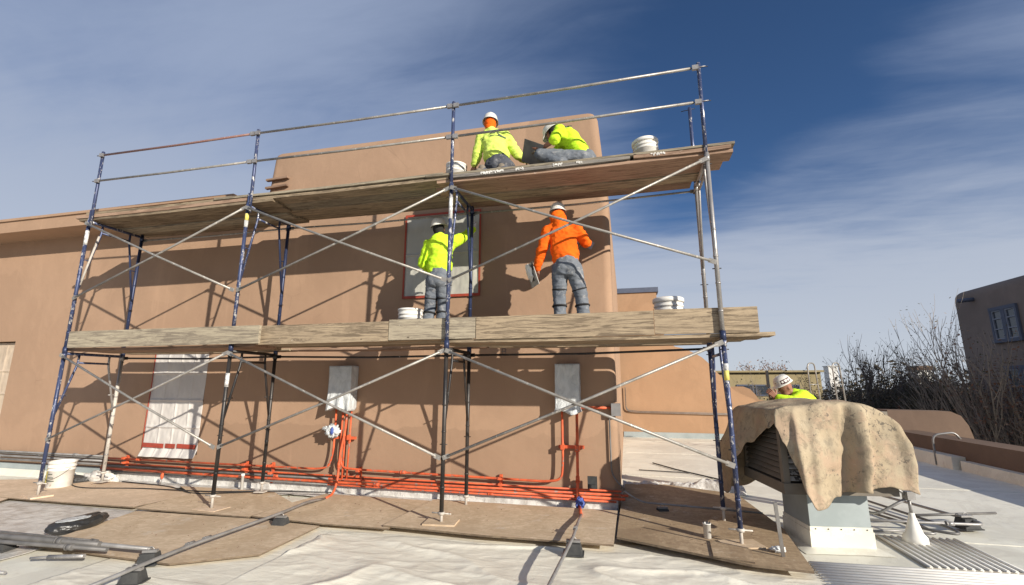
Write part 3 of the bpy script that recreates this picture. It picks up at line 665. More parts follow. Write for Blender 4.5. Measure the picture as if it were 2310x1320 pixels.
# white paint wiped along one knee tube of the left frame is its own sleeve
q = MB(); q.tube(P(0, .175, 3.93), P(0, .03, 3.10), .0165, 8); q.build('paint_sleeve', M['jack'], sc)
q = MB(); q.tube(P(0, BW, .25), P(0, BW, 1.62), LR + .0012, 12); q.build('paint_sleeve', M['jack'], sc)
def flat_end(mb, p, d):
    R = d.to_track_quat('X', 'Z').to_matrix(); mb.box(p + d * .03, (.085, .008, .05), R)
def brace(i, za, zb):
    for k, (a, b_) in enumerate(((P(i, 0, za), P(i + 1, 0, zb)), (P(i, 0, zb), P(i + 1, 0, za)))):
        off = Vector((0, -.040 - .022 * k, 0)); A = a + off + Vector((.02, 0, 0)); B = b_ + off + Vector((-.02, 0, 0)); d = (B - A).normalized()
        m_ = MB(); mid = (A + B) / 2 + Vector((0, 0, -.012)); m_.sweep([A + d * .05, mid, B - d * .05], .0155, 8); flat_end(m_, A, d); flat_end(m_, B, -d)
        bo = m_.build('cross_brace', M['brace'], sc)
    h = MB(); c = (P(i, 0, za) + P(i + 1, 0, zb)) / 2; h.tube(c + Vector((0, -.075, -.01)), c + Vector((0, -.028, -.01)), .011, 8); h.build('hub_pin', M['silver'], bo)
for i in range(3): brace(i, ZL1, ZT1); brace(i, ZL2, ZT2)
def clamp(mb, p, dx):
    mb.box(p + Vector((dx * .045, -.012, -.006)), (.07, .035, .055)); mb.tube(p + Vector((-dx * .07, .0, .005)), p + Vector((dx * .03, 0, .005)), .006, 6)
for i in range(3):
    for z, mm in ((ZT1, M['black']), (ZT2, M['brace'])):
        a, b_ = P(i, BW + .035, z), P(i + 1, BW + .035, z); q = MB(); q.sweep([a, (a + b_) / 2 + Vector((0, 0, -.02)), b_], .0145, 8)
        flat_end(q, a, (b_ - a).normalized()); flat_end(q, b_, (a - b_).normalized()); q.build('back_rail', mm, sc)
    for z in (ZM, ZU):
        a, b_ = P(i, -.02, z), P(i + 1, -.02, z); mm = M['redrail'] if (i == 0 and z == ZU) else M['brace']
        d = (b_ - a).normalized(); q = MB(); q.sweep([a + d * .09, (a + b_) / 2 + Vector((0, 0, -.008)), b_ - d * .09], .0165, 8); ro = q.build('guard_rail', mm, sc)
        e = MB(); clamp(e, a, 1); e.build('rail_end', M['silver'], ro); e = MB(); clamp(e, b_, -1); e.build('rail_end', M['silver'], ro)
for i in range(4):
    ox = Vector((.035 if i < 2 else -.004, 0, 0))
    q = MB(); q.tube(P(i, 0, 4.02 if i < 2 else TOP) + ox, P(i, 0, ZP) + ox * .6, .0225, 12); q.lathe(P(i, 0, ZP) + ox * .6, [(.0225, -.004), (.024, .0), (.012, .012)], 12)
    if i < 2: q.tube(P(i, 0, TOP - .15), P(i, 0, TOP + .14), .019, 10)
    po = q.build('guard_post', M['blue'], sc)
    for z in (ZM, ZU):
        p = MB(); p.tube(P(i, 0, z + .012) + Vector((-.10, 0, 0)), P(i, 0, z + .012) + Vector((.10, 0, 0)), .005, 6); p.build('lock_stud', M['black'], po)
q = MB(); q.tube(P(3, BW, TOP), P(3, BW, 5.26), .0225, 12); po = q.build('guard_post', M['blue'], sc)
for z in (5.22, 4.5): p = MB(); p.tube(P(3, BW, z) + Vector((-.11, 0, 0)), P(3, BW, z) + Vector((.07, 0, .02)), .005, 6); p.build('lock_stud', M['black'], po)

# ------------------------------------------------------------------ planks
def plk(label, x0, x1, y, z, w=.235, th=.038, mat='plank', rz=0, ry=0, group=None):
    """one scaffold plank; long bevelled board with a slight bow"""
    q = MB(); n = 8; L = x1 - x0; vs = []; fs = []
    for i in range(n + 1):
        x = -L / 2 + L * i / n; s = -.012 * (1 - (2 * x / L) ** 2)
        for yy, zz in ((-w / 2, 0), (w / 2, 0), (w / 2, th), (-w / 2, th)): vs.append((x, yy, zz + s))
    fs = [(0, 1, 2, 3), tuple(n * 4 + k for k in (3, 2, 1, 0))]
    for i in range(n):
        for k in range(4): k2 = (k + 1) % 4; fs.append((i * 4 + k, (i + 1) * 4 + k, (i + 1) * 4 + k2, i * 4 + k2))
    q.raw(vs, fs); o = q.build('scaffold_plank', M[mat], bevel=.004, bseg=1)
    o.location = ((x0 + x1) / 2, y, z); o.rotation_euler = (0, ry, rz); return tag(o, label, 'plank', group)
rows = ['front', 'second', 'third', 'rear']
bays = ['left', 'middle', 'right']
X2 = [[(-.28, 3.36), (-.18, 3.30), (-.22, 3.2), (-.10, 3.25)], [(2.80, 6.02), (2.62, 6.3), (2.7, 6.42), (2.55, 6.35)], [(5.86, 9.42), (5.75, 9.36), (5.8, 9.24), (5.9, 9.08)]]
z_row = lambda r: .145 + r * .243
GR = 'scaffold planks of the upper deck'; GR1 = 'scaffold planks of the lower deck'
cols2 = [['plank', 'plank', 'plank_grey', 'plank'], ['plank', 'plank_grey', 'plank', 'plank'], ['plank_pink', 'plank_pink', 'plank', 'plank_pink']]
for b_ in range(3):
    for r in range(4):
        x0, x1 = X2[b_][r]; z = 4.165 + (.045 if b_ == 1 else 0)
        plk(f'weathered plank of the upper deck, {rows[r]} row of the {bays[b_]} bay', x0, x1, z_row(r), z + .014 * (r % 2), .226, .038, cols2[b_][r], rz=random.uniform(-.004, .004), group=GR)
        x0 += .12; x1 -= .08
        if r < 3: plk(f'weathered plank of the lower deck, {rows[r]} row of the {bays[b_]} bay', X2[b_][r][0] + .12, X2[b_][r][1] + (.28 if b_ == 2 else 0) - .05, .165 + r * .236, 2.10 + (.042 if b_ == 1 else 0), .23, .038, cols2[2 - b_][r], rz=random.uniform(-.004, .004), group=GR1)
plk('narrow board capping the front edge of the upper deck left bay, splintered end', -.34, 3.0, .12, 4.206, .20, .046, 'plank_pink', group=GR)
plk('top board of the double stack on the upper deck left bay front edge', -.15, 3.12, .125, 4.256, .19, .042, 'plank', ry=.0, group=GR)
plk('pale board on the front edge of the upper deck middle bay', 2.35, 5.95, .10, 4.266, .18, .032, 'plank_grey', group=GR)
plk('long pale top board over the front edge of the upper deck right bay', 5.72, 9.44, .10, 4.252, .20, .028, 'plank_grey', rz=0, group=GR)
plk('mortar caked board under the top board where the two workers kneel', 6.05, 8.3, .105, 4.206, .21, .042, 'plank_dark', group=GR)
plk('pinkish board with a broken end at the right end of the upper deck', 8.34, 9.40, .105, 4.206, .21, .042, 'plank_pink', group=GR)
plk('board lying along the rear of the upper deck near the tape framed window', 3.3, 5.6, .93, 4.25, .2, .03, 'plank', rz=.02, group=GR)
plk('rear board of the lower deck left bay, beyond the back legs', -.1, 3.2, .955, 2.10, .2, .038, 'plank', group=GR1)
plk('rear board of the lower deck middle bay, beyond the back legs', 3.25, 6.3, .955, 2.10, .2, .038, 'plank_pink', group=GR1)
plk('rear board of the lower deck right bay, beyond the back legs', 6.35, 9.35, .955, 2.10, .2, .038, 'plank', group=GR1)
def toe(label, x0, x1, z0, z1, y, tilt=0, mat='plank_grey', round_end=False):
    q = MB(); L = x1 - x0; H = z1 - z0
    if round_end: poly = [(-L / 2, -H / 2), (L / 2 - .02, -H / 2), (L / 2, -H / 2 + .03), (L / 2 - .02, H / 2 - .09), (L / 2 - .06, H / 2 - .02), (L / 2 - .12, H / 2), (-L / 2, H / 2)]
    else: poly = [(-L / 2, -H / 2), (L / 2, -H / 2), (L / 2, H / 2), (-L / 2, H / 2)]
    q.prism(poly, -.019, .019, 'Y'); o = q.build('toe_board', M[mat], bevel=.005, bseg=2)
    o.location = ((x0 + x1) / 2, y, (z0 + z1) / 2); o.rotation_euler = (0, -tilt, 0); return tag(o, label, 'plank', 'boards set on edge along the lower deck')
toe('pale grey green board on edge with a rounded right end, lower deck left bay', .12, 3.46, 2.13, 2.37, -.045, 0)
toe('spotted board on edge between the rounded board and the third leg, lower deck', 3.35, 5.28, 2.125, 2.375, .047, .003, 'plank')
toe('short spotted board on edge right behind the third leg, lower deck', 5.29, 6.42, 2.14, 2.395, .047, .0)
toe('long weathered board on edge of the lower deck right bay, grain cracked', 6.43, 8.46, 2.13, 2.395, .047, .002, 'plank')
toe('last board on edge at the right end of the lower deck', 8.465, 9.50, 2.135, 2.405, .047, .0, 'plank')

# ------------------------------------------------------------------ electrical boxes and conduits on the wall
def wrapped_box(label, x0, x1, z0, z1, depth, loose):
    t = thing('wrapped_box', label, 'electrical box', ((x0 + x1) / 2, 1.3, z0))
    q = MB(); q.bb(x0 + .02, x1 - .02, 1.3 - depth + .02, 1.296, z0 + .03, z1 - .02); q.build('cabinet', M['conduit'], t, bevel=.01)
    q = MB(); q.bb(x0, x1, 1.3 - depth, 1.292, z0, z1)
    bmesh.ops.subdivide_edges(q.bm, edges=q.bm.edges, cuts=22, use_grid_fill=True)
    for v in q.bm.verts:
        c = v.co; k = max(0, (z0 + loose - c.z) / loose) if loose else 0
        n = noise.noise(Vector((c.x * 11, c.y * 9, c.z * 5))); n2 = noise.noise(Vector((c.x * 30, c.y * 20, c.z * 9)))
        cx = (x0 + x1) / 2; yb = 1.292 - c.y
        if yb > .02:
            v.co.y -= .012 * n + .008 * n2 + k * (.03 + .03 * math.sin(c.x * 40))
            v.co.x += (c.x - cx) * (.10 * k) + .008 * n2
            v.co.z -= k * .03 * math.sin(c.x * 17 + 1)
    for f in q.bm.faces: f.smooth = True
    q.build('plastic_wrap', M['wrap'], t); return t
wrapped_box('grey electrical box wrapped in loose white plastic, left of two on the wall', 3.75, 4.13, 1.24, 1.88, .2, .22)
wrapped_box('grey electrical box wrapped in plastic near the right wall corner', 7.20, 7.53, 1.24, 1.88, .17, .05)
q = MB(); q.bb(7.93, 8.05, 1.20, 1.299, 1.2, 1.36); tag(q.build('junction_box', M['conduit'], bevel=.006), 'small grey junction box on the wall corner', 'junction box')
q = MB(); q.sweep(fillet([(7.9, 1.27, 1.2), (7.9, 1.27, .45), (8.06, 1.25, .28)], .1), .012, 6); tag(q.build('wall_conduit', M['conduit_dk']), 'thin dark conduit running down the right wall corner below the junction box', 'conduit')
def pipe(label, pts, r, mat='orange', seg=9, rf_=.12, couplings=(), name='conduit'):
    t = thing(name, label, 'conduit', pts[0]); q = MB(); q.sweep(fillet(pts, rf_), r, seg); q.build('pipe', M[mat], t)
    for a, d in couplings:
        a = Vector(a); d = Vector(d).normalized() * .035; c = MB(); c.tube(a - d, a + d, r * 1.4, 10); c.tube(a - d * 1.15, a - d * .7, r * 1.65, 8); c.build('coupling', M[mat], t)
    return t
pipe('orange masked conduit dropping from the left wrapped box and turning left along the wall', [(3.86, 1.19, 1.26), (3.86, 1.19, .62), (3.80, 1.19, .40), (3.6, 1.19, .37), (-.5, 1.22, .375)], .015, couplings=(((2.7, 1.2, .374), (1, 0, 0)), ((.2, 1.215, .375), (1, 0, 0))))
pipe('orange conduit looping from the left wrapped box to the right one near the floor', [(3.97, 1.2, 1.26), (3.97, 1.2, .55), (4.02, 1.2, .40), (4.3, 1.2, .385), (7.05, 1.2, .35), (7.26, 1.2, .38), (7.28, 1.2, .6), (7.28, 1.2, 1.26)], .016, couplings=(((5.0, 1.2, .378), (1, 0, 0)), ((7.28, 1.2, .8), (0, 0, 1))))
pipe('orange conduit from the left wrapped box that bends out along the boards toward the camera', [(4.06, 1.17, 1.24), (4.05, 1.17, .95), (4.0, 1.15, .6), (4.0, 1.13, .22), (4.04, .98, .08), (4.08, .72, .075)], .017, couplings=(((4.0, 1.14, .45), (0, 0, 1)),))
pipe('short straight orange conduit beside the looping one under the left wrapped box', [(4.02, 1.21, 1.26), (4.02, 1.21, .24)], .014)
pipe('second straight orange conduit under the left wrapped box', [(4.10, 1.22, 1.26), (4.09, 1.22, .24)], .013, couplings=(((4.10, 1.22, .8), (0, 0, 1)),))
pipe('orange conduit dropping straight from the right wrapped box to the blue wrapped joint', [(7.48, 1.19, 1.26), (7.47, 1.19, .35), (7.46, 1.16, .15)], .019, couplings=(((7.475, 1.19, .78), (0, 0, 1)), ((7.47, 1.19, .4), (0, 0, 1))))
pipe('thin orange conduit between the right wrapped box and the junction box', [(7.5, 1.25, 1.30), (7.94, 1.26, 1.30)], .018)
for k, (z, y, r, lab) in enumerate(((.275, 1.24, .012, 'topmost'), (.235, 1.21, .015, 'second'), (.195, 1.19, .018, 'third'), (.155, 1.2, .012, 'lowest'))):
    x1 = (8.02, 8.1, 8.06, 7.95)[k]
    tp = pipe(f'orange horizontal conduit along the wall base, {lab} of the bundle', [(-.55, y, z + .02), (2.0, y, z + .008), (4.5, y, z), (x1, y, z - .01)], r, couplings=(((1.2 + 1.7 * k, y, z), (1, 0, 0)),))
    if k in (1, 3):
        q = MB(); q.sweep([(-.5, y, z + .02), (2.0, y, z + .008), (3.8, y, z + .002)], r + .0012, 9); q.build('bare_length', M['conduit_dk'], tp)
for k, (z, y, r, lab) in enumerate(((.40, 1.22, .016, 'topmost'), (.365, 1.24, .013, 'second'), (.325, 1.21, .018, 'third'), (.275, 1.18, .02, 'lowest'))):
    pipe(f'grey conduit along the wall base at the far left, {lab} of the bundle', [(-9, y, z + .03), (-4, y, z + .01), (-.56, y, z)], r, 'conduit_dk' if k % 2 else 'conduit', couplings=(((-1.2 - k * .9, y, z + .004), (1, 0, 0)),))
for x, za, zb, lab in ((-.1, .2, .43, 'beside the left scaffold leg'), (2.3, .2, .42, 'below the masked tall window, right side'), (2.78, .12, .42, 'behind the second scaffold leg'), (4.28, .17, .41, 'right of the left wrapped box drops'), (6.42, .16, .40, 'left of the right wrapped box')):
    q = MB(); q.bb(x - .020, x + .020, 1.255, 1.285, za, zb); q.box((x, 1.20, zb - .04), (.05, .05, .035)); q.box((x, 1.21, (za + zb) / 2), (.045, .05, .03))
    tag(q.build('pipe_bracket', M['orange'], bevel=.003, bseg=1), f'orange channel bracket holding conduits, {lab}', 'bracket')
q = MB(); q.bb(7.22, 7.56, 1.2385, 1.28, .77, .81); q.box((7.28, 1.19, .79), (.05, .04, .06)); q.box((7.48, 1.18, .79), (.055, .04, .06))
tag(q.build('pipe_bracket', M['orange'], bevel=.003, bseg=1), 'orange crossbar bracket joining the two drops under the right wrapped box', 'bracket')
q = MB(); q.box((4.02, 1.24, .82), (.34, .03, .04)); q.box((4.1, 1.19, .83), (.05, .03, .07))
tag(q.build('pipe_bracket', M['orange'], bevel=.003, bseg=1), 'orange crossbar bracket joining the drops under the left wrapped box', 'bracket')
q = MB(); q.bb(7.60, 7.72, 1.13, 1.16, .30, .45); q.bb(7.62, 7.70, 1.08, 1.129, .32, .36); tag(q.build('pipe_support', M['rubber'], bevel=.01), 'small dark support bracket standing on the conduit bundle near the corner', 'bracket')

def blob(label, name, cat, c, rx, ry, rz, mat, amp=.25, sc_=9, seed=0, parent=None, sub=4):
    q = MB(); bmesh.ops.create_icosphere(q.bm, subdivisions=sub, radius=1)
    for v in q.bm.verts:
        n = noise.noise(v.co * sc_ * .2 + Vector((seed, 0, 0))) + .5 * noise.noise(v.co * sc_ * .5 + Vector((0, seed, 0)))
        p = v.co * (1 + amp * n); v.co = Vector((p.x * rx + c[0], p.y * ry + c[1], p.z * rz + c[2]))
    for f in q.bm.faces: f.smooth = True
    o = q.build(name, M[mat], parent)
    return tag(o, label, cat) if label else o
t = thing('plastic_bag', 'white plastic bag with blue tape wrapped on a conduit below the left box', 'bag', (3.86, 1.15, .85))
blob(None, 'bag', None, (3.87, 1.12, .92), .10, .07, .09, 'wrap', .5, 14, 3, t); blob(None, 'bag_corner', None, (3.77, 1.1, .96), .05, .03, .03, 'wrap', .6, 14, 5, t)
blob(None, 'tape_patch', None, (3.90, 1.055, .93), .028, .016, .05, 'bluewrap', .3, 12, 2, t)
blob('blue taped wrapping where the orange conduit meets the roof', 'tape_wrap', 'tape', (7.50, 1.10, .13), .055, .05, .07, 'bluewrap', .5, 12, 7)
blob('crumpled clear plastic heap by the back leg of the left frame', 'plastic_heap', 'plastic sheet', (-.35, 1.06, .06), .3, .13, .13, 'poly', .45, 12, 4)

# wrinkled plastic at the wall base
def wrinkle_sheet(name, label, pts_fn, nx, ny, mat, cat='plastic sheet', thick=.004):
    vs = [pts_fn(i / nx, j / ny) for j in range(ny + 1) for i in range(nx + 1)]
    fs = [(j * (nx + 1) + i, j * (nx + 1) + i + 1, (j + 1) * (nx + 1) + i + 1, (j + 1) * (nx + 1) + i) for j in range(ny) for i in range(nx)]
    me = bpy.data.meshes.new(name); me.from_pydata([tuple(v) for v in vs], [], fs); me.update()
    for p in me.polygons: p.use_smooth = True
    o = link_mesh(name, me, M[mat])
    if thick: s = o.modifiers.new('s', 'SOLIDIFY'); s.thickness = thick
    return tag(o, label, cat)
def strip(u, v):
    x = -.30 + 8.27 * u; n = noise.noise(Vector((x * 5, v * 3, 0))); n2 = noise.noise(Vector((x * 16, v * 7, 3)))
    front = .98 + .10 * noise.noise(Vector((x * 1.3, 0, 5)))
    if v < .5: y = front + (1.26 - front) * v * 2; z = .034 + .02 * max(0, n) + .014 * abs(n2) * (v * 3 if v < .3 else 1)
    else: y = 1.265 + .01 * n; z = .03 + (v - .5) * 2 * (.13 + .02 * n2); y -= .025 * n2 * (1 - v)
    return Vector((x, y, z))
wrinkle_sheet('base_plastic', 'wrinkled clear plastic taped along the foot of the wall under the conduits', strip, 320, 16, 'poly')
def canyon(p, seed=0):
    """sharp-crested crumple relief"""
    a = abs(noise.noise(p * 1.0 + Vector((seed, 0, 0)))); b_ = abs(noise.noise(p * 2.3 + Vector((0, seed, 0)))); c_ = abs(noise.noise(p * 5.2 + Vector((0, 0, seed))))
    return (1 - a * 2) * .5 + (1 - b_ * 2) * .3 + (1 - c_ * 2) * .16
def fore(u, v):
    x = 3.4 + 6.28 * u; y = -4.2 + 4.25 * v; e = .10 * noise.noise(Vector((x * 1.1, 3, y)))
    q = Vector((x * .9 + y * .3, y * 1.9 - x * .4, 1.7)); h = max(0, canyon(q, 3)) ** 2
    wx = .35 * noise.noise(Vector((x * 1.3, y * 1.3, 20))); h2 = max(0, 1 - 4.5 * abs(noise.noise(Vector((x * .8 + y * 1.3 + wx, y * 1.9 - x * .3 + wx, 9.3))))) ** 1.5
    h3 = max(0, 1 - 2.6 * abs(noise.noise(Vector((x * 2.1 + y * 2.5, y * 5.5 - x * .8, 2.3))))) ** 2
    h4 = max(0, 1 - 2.4 * abs(noise.noise(Vector((x * 5 - y * 3, y * 11 + x * 2, 7.3))))) ** 2
    z = .012 + .010 * h + .024 * h2 + .006 * h3 * max(0, min(1, .5 + 2 * noise.noise(Vector((x, y, 8))))) + .002 * h4 + .010 * noise.noise(Vector((x * .8, y * 1.2, 4)))
    if y > -.25 or (x < 4.9 and y > -1.75): z = .012
    elif y > -.5: z = min(z, .03)
    return Vector((x, y + e * .3, z))
wrinkle_sheet('drop_sheet', 'large wrinkled cream plastic sheet spread over the roof in the foreground', fore, 420, 260, 'sheeting')
def foreL(u, v):
    x = -2.2 + 4.7 * u; y = -3.6 + 3.45 * v
    q = Vector((x * 1.2 + y * .4, y * 2.2 - x * .3, 6.1)); h = max(0, canyon(q, 8)) ** 1.3
    return Vector((x, y, .010 + .018 * h * (1 if v < .92 else .4)))
wrinkle_sheet('drop_sheet', 'greyish crumpled plastic sheet at the lower left under the conduits', foreL, 260, 200, 'poly')

# ------------------------------------------------------------------ plywood sheets
def sheet(label, poly, z, mat, th=.015, curl=.0):
    xs = [p[0] for p in poly]; ys = [p[1] for p in poly]; cx, cy = sum(xs) / len(xs), sum(ys) / len(ys)
    q = MB(); q.prism([(x - cx, y - cy) for x, y in poly], 0, th); 
    if curl:
        bmesh.ops.subdivide_edges(q.bm, edges=q.bm.edges, cuts=4)
        for v in q.bm.verts: v.co.z += curl * (abs(v.co.x) ** 2 * .3 + abs(v.co.y) * .15)
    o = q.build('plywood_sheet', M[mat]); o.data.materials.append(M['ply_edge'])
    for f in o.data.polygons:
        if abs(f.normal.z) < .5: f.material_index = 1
    o.location = (cx, cy, z); return tag(o, label, 'plywood', 'boards laid on the roof')
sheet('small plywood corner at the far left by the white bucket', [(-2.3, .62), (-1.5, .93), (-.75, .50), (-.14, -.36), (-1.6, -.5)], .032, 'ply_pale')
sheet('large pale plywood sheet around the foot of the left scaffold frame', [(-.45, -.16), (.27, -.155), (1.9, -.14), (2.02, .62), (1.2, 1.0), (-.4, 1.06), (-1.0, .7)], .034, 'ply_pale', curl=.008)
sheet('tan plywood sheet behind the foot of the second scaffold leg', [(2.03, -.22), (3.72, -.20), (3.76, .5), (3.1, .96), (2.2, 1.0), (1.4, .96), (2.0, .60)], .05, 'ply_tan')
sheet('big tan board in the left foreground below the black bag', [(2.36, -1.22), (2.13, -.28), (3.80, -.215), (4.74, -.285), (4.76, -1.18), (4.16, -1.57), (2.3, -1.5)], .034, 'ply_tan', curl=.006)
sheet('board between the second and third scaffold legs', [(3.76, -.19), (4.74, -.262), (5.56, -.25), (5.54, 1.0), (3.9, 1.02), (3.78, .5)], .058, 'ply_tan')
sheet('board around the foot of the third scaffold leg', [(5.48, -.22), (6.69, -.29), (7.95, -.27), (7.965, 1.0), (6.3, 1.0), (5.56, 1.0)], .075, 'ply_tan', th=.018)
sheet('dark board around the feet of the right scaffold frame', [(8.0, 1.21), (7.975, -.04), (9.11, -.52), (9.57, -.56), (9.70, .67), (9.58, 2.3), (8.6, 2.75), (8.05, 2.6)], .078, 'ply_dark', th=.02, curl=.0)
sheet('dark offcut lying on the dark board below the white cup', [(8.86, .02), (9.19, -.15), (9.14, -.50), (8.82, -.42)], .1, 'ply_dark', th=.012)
for i, lab in enumerate(('left', 'second', 'third', 'right')):
    q = MB(); q.box((0, 0, 0), (.36, .24, .02)); o = q.build('sole_board', M['ply_pale' if i < 2 else 'ply_tan'], bevel=.003, bseg=1)
    o.location = (FX[i], 0, .10 if i > 1 else .06); o.rotation_euler = (0, 0, .2 * i - .3); tag(o, f'small square wood pad under the front foot of the {lab} scaffold frame', 'wood pad', 'pads under the scaffold feet')
# dark junk on roof beyond
q = MB(); q.prism([(8.25, 3.0), (8.95, 2.9), (9.0, 3.12), (8.4, 3.2)], .02, .05); tag(q.build('scrap_board', M['ply_dark']), 'narrow dark scrap board on the white roof beyond the dark plywood', 'board')
def edgebag(u, v):
    x = 8.02 + 1.75 * u; y = 2.55 + .38 * v + .12 * noise.noise(Vector((x * 3, 1, 0))); q = Vector((x * 4, y * 5, 2)); hh = math.sin(v * PI)
    return Vector((x, y, .03 + hh * (.04 + .08 * max(0, canyon(q, 5)) + (.09 * math.exp(-((x - 9.3) / .22) ** 2)))))
wrinkle_sheet('plastic_heap', 'crumpled white plastic bunched behind the dark plywood at right', edgebag, 120, 30, 'poly')
q = MB(); q.sweep([(8.6, 5.3, .02), (9.0, 4.6, .02), (9.9, 3.4, .02)], .012, 6); q.sweep([(8.3, 4.4, .02), (9.2, 4.3, .02)], .009, 6)
tag(q.build('roof_cable', M['cable']), 'thin dark cable lying on the white roof behind the right scaffold leg', 'cable')

# ------------------------------------------------------------------ conduits and blocks on the roof
def block(label, x, y, rz=0, s=1.0):
    t = thing('pipe_support_block', label, 'pipe support', (x, y, .03), 'rubber blocks carrying the conduits')
    q = MB(); q.box((x, y, .03 + .045 * s), (.16 * s, .13 * s, .09 * s), rz=rz, taper=.72); q.box((x, y, .035), (.18 * s, .15 * s, .012), rz=rz); q.build('base', M['rubber'], t, bevel=.005)
    q = MB(); q.box((x, y, .128 * s + .004), (.12 * s, .04 * s, .02), rz=rz); q.build('strut', M['conduit'], t)
    q = MB(); R = Matrix.Rotation(rz, 3, 'Z')
    pts = [Vector((x, y, .138 * s)) + R @ Vector((.028 * math.cos(a), 0, .028 * math.sin(a))) for a in [PI * k / 8 for k in range(9)]]; q.sweep(pts, .004, 5); q.build('clamp', M['silver'], t)
block('dark rubber block under the conduit at the lower left, nearer of two', 4.2, -1.92, .3)
block('dark rubber block where the two lower left conduits meet', 3.92, -1.56, .4)
block('dark rubber block at the far lower left corner', 2.2, -1.62, .2)
block('dark rubber block midway along the conduit left of centre', 4.27, -.33, .1)
block('dark rubber block on the conduit below the blue taped joint', 7.58, -.42, .05, 1.1)
block('dark rubber block in the shade on the dark plywood', 8.5, 1.12, .3)
pipe('long grey conduit running from the left wrapped box drop toward the camera', [(4.08, .75, .075), (4.16, .3, .15), (4.27, -.33, .17), (4.22, -1.5, .165), (4.3, -2.6, .15)], .016, 'conduit', couplings=(((4.2, -1.42, .166), (0, 1, 0)), ((4.21, -1.25, .166), (0, 1, 0))), rf_=.3)
pipe('second slimmer conduit close beside the long one at left', [(4.05, .7, .06), (4.10, .2, .12), (4.22, -.33, .155), (4.16, -1.45, .15)], .011, 'conduit', rf_=.3)
pipe('orange to grey conduit from the blue taped joint to the foreground', [(7.50, 1.06, .1), (7.56, .6, .12)], .018)
pipe('grey conduit running out of the frame in the middle foreground', [(7.56, .62, .12), (7.57, .0, .165), (7.58, -.42, .175), (7.52, -1.4, .15), (7.46, -2.4, .12)], .015, 'conduit', couplings=(((7.57, -.1, .172), (0, 1, 0)),), rf_=.3)
for k, (dy, z, r, x1, lab) in enumerate(((0, .15, .026, 3.35, 'thick one ending near the coupling'), (.06, .14, .018, 3.9, 'upper one reaching the corner fitting'), (-.07, .13, .018, 3.5, 'lower front one'), (.10, .15, .012, 3.2, 'thinnest rear one'))):
    pipe(f'grey conduit in the lower left foreground, {lab}', [(-1.5, -1.66 + dy, z), (2.2, -1.63 + dy, z), (x1, -1.58 + dy * .6, z)], r, 'conduit_dk' if k != 1 else 'conduit', couplings=(((2.9 + .1 * k, -1.6 + dy * .8, z), (1, 0, 0)),))
pipe('short loose length of thin conduit at the lower left corner', [(1.5, -2.05, .03), (2.95, -2.02, .03)], .013, 'conduit')
pipe('thin conduit crossing the shaded dark plywood', [(8.05, 1.12, .3), (8.25, 1.15, .17), (8.5, 1.13, .17), (9.6, 1.05, .15)], .011, 'conduit', couplings=(((8.75, 1.12, .165), (1, 0, 0)),))
q = MB(); q.tube((3.0, -1.75, .07), (3.35, -1.70, .09), .018, 8); q.tube((2.85, -1.79, .06), (3.05, -1.74, .075), .011, 8); tag(q.build('pipe_fitting', M['silver']), 'loose shiny pipe fitting in front of the lower left conduits', 'fitting')
for k, pts in enumerate(([(-.9, .9, .06), (0, .5, .06), (.9, .72, .06), (2.2, .7, .08), (3.4, .95, .1)], [(.2, 1.0, .07), (1.2, .95, .06), (2.1, .55, .07), (3.0, .9, .09), (4.0, 1.0, .1)])):
    q = MB(); q.sweep(fillet(pts, .3, 6), .008, 6); tag(q.build('power_cable', M['cable']), ('black cable snaking over the plywood near the left frame', 'black cable lying in a loop toward the white pipe')[k], 'cable')
q = MB(); q.lathe((2.43, 1.06, .04), [(.022, 0), (.022, .2), (.026, .2), (.026, .235), (.0, .236)], 14); tag(q.build('vent_stub', M['whitepaint']), 'short white plastic pipe standing between the second frame legs', 'pipe')
t = thing('anchor_post', 'small post wrapped with orange tape behind the plywood at left', 'post', (.95, 1.0, .04))
q = MB(); q.tube((.95, 1.0, .04), (.97, 1.0, .15), .014, 8); q.build('post', M['silver'], t); blob(None, 'tape', None, (.98, 1.0, .19), .022, .02, .05, 'orange', .3, 9, 2, t, 3)

# black bag, trays, cup, glove
t = thing('black_bag', 'flat black plastic bag with a pale top lying on the left plywood edge', 'bag', (2.3, -1.0, .04))
q = MB(); bmesh.ops.create_icosphere(q.bm, subdivisions=5, radius=1)
for v in q.bm.verts:
    p = v.co.copy(); n = noise.noise(p * 2.4) + .5 * noise.noise(p * 6)
    s = max(-.7, min(.7, p.z)); x = p.x * .30 * (1 + .06 * n); y = p.y * .16 * (1 + .08 * n); z = s * .085 + .09 + .010 * n + .03 * max(0, p.x)
    a = 1.42; v.co = Vector((2.20 + x * math.cos(a) - y * math.sin(a) * 1, -.98 + x * math.sin(a) * .9 + y * math.cos(a), z))
for f in q.bm.faces: f.smooth = True
q.build('bag', M['blackplastic'], t)
q = MB(); bmesh.ops.create_uvsphere(q.bm, u_segments=24, v_segments=10, radius=1)
for v in q.bm.verts:
    p = v.co; x = p.x * .20; y = p.y * .085; a = 1.42; v.co = Vector((2.19 + x * math.cos(a) - y * math.sin(a), -1.0 + x * math.sin(a) * .9 + y * math.cos(a), .152 + .008 * p.z + .006 * noise.noise(p * 4)))
for f in q.bm.faces: f.smooth = True
q.build('pale_patch', M['wrap'], t)  # pale flattened patch covering the top of the bag
t = thing('rubber_mat', 'black rubber tray on the floor right of the ground bucket', 'tray', (-.8, 1.1, .04))
q = MB(); q.prism([(-1.05, .82), (-.5, .74), (-.36, 1.05), (-.95, 1.16)], .05, .075); q.build('mat', M['blackplastic'], t, bevel=.01)
q = MB(); q.prism([(-.9, .86), (-.55, .82), (-.45, .99), (-.86, 1.06)], .0755, .12); q.build('fold', M['blackplastic'], t, bevel=.02)
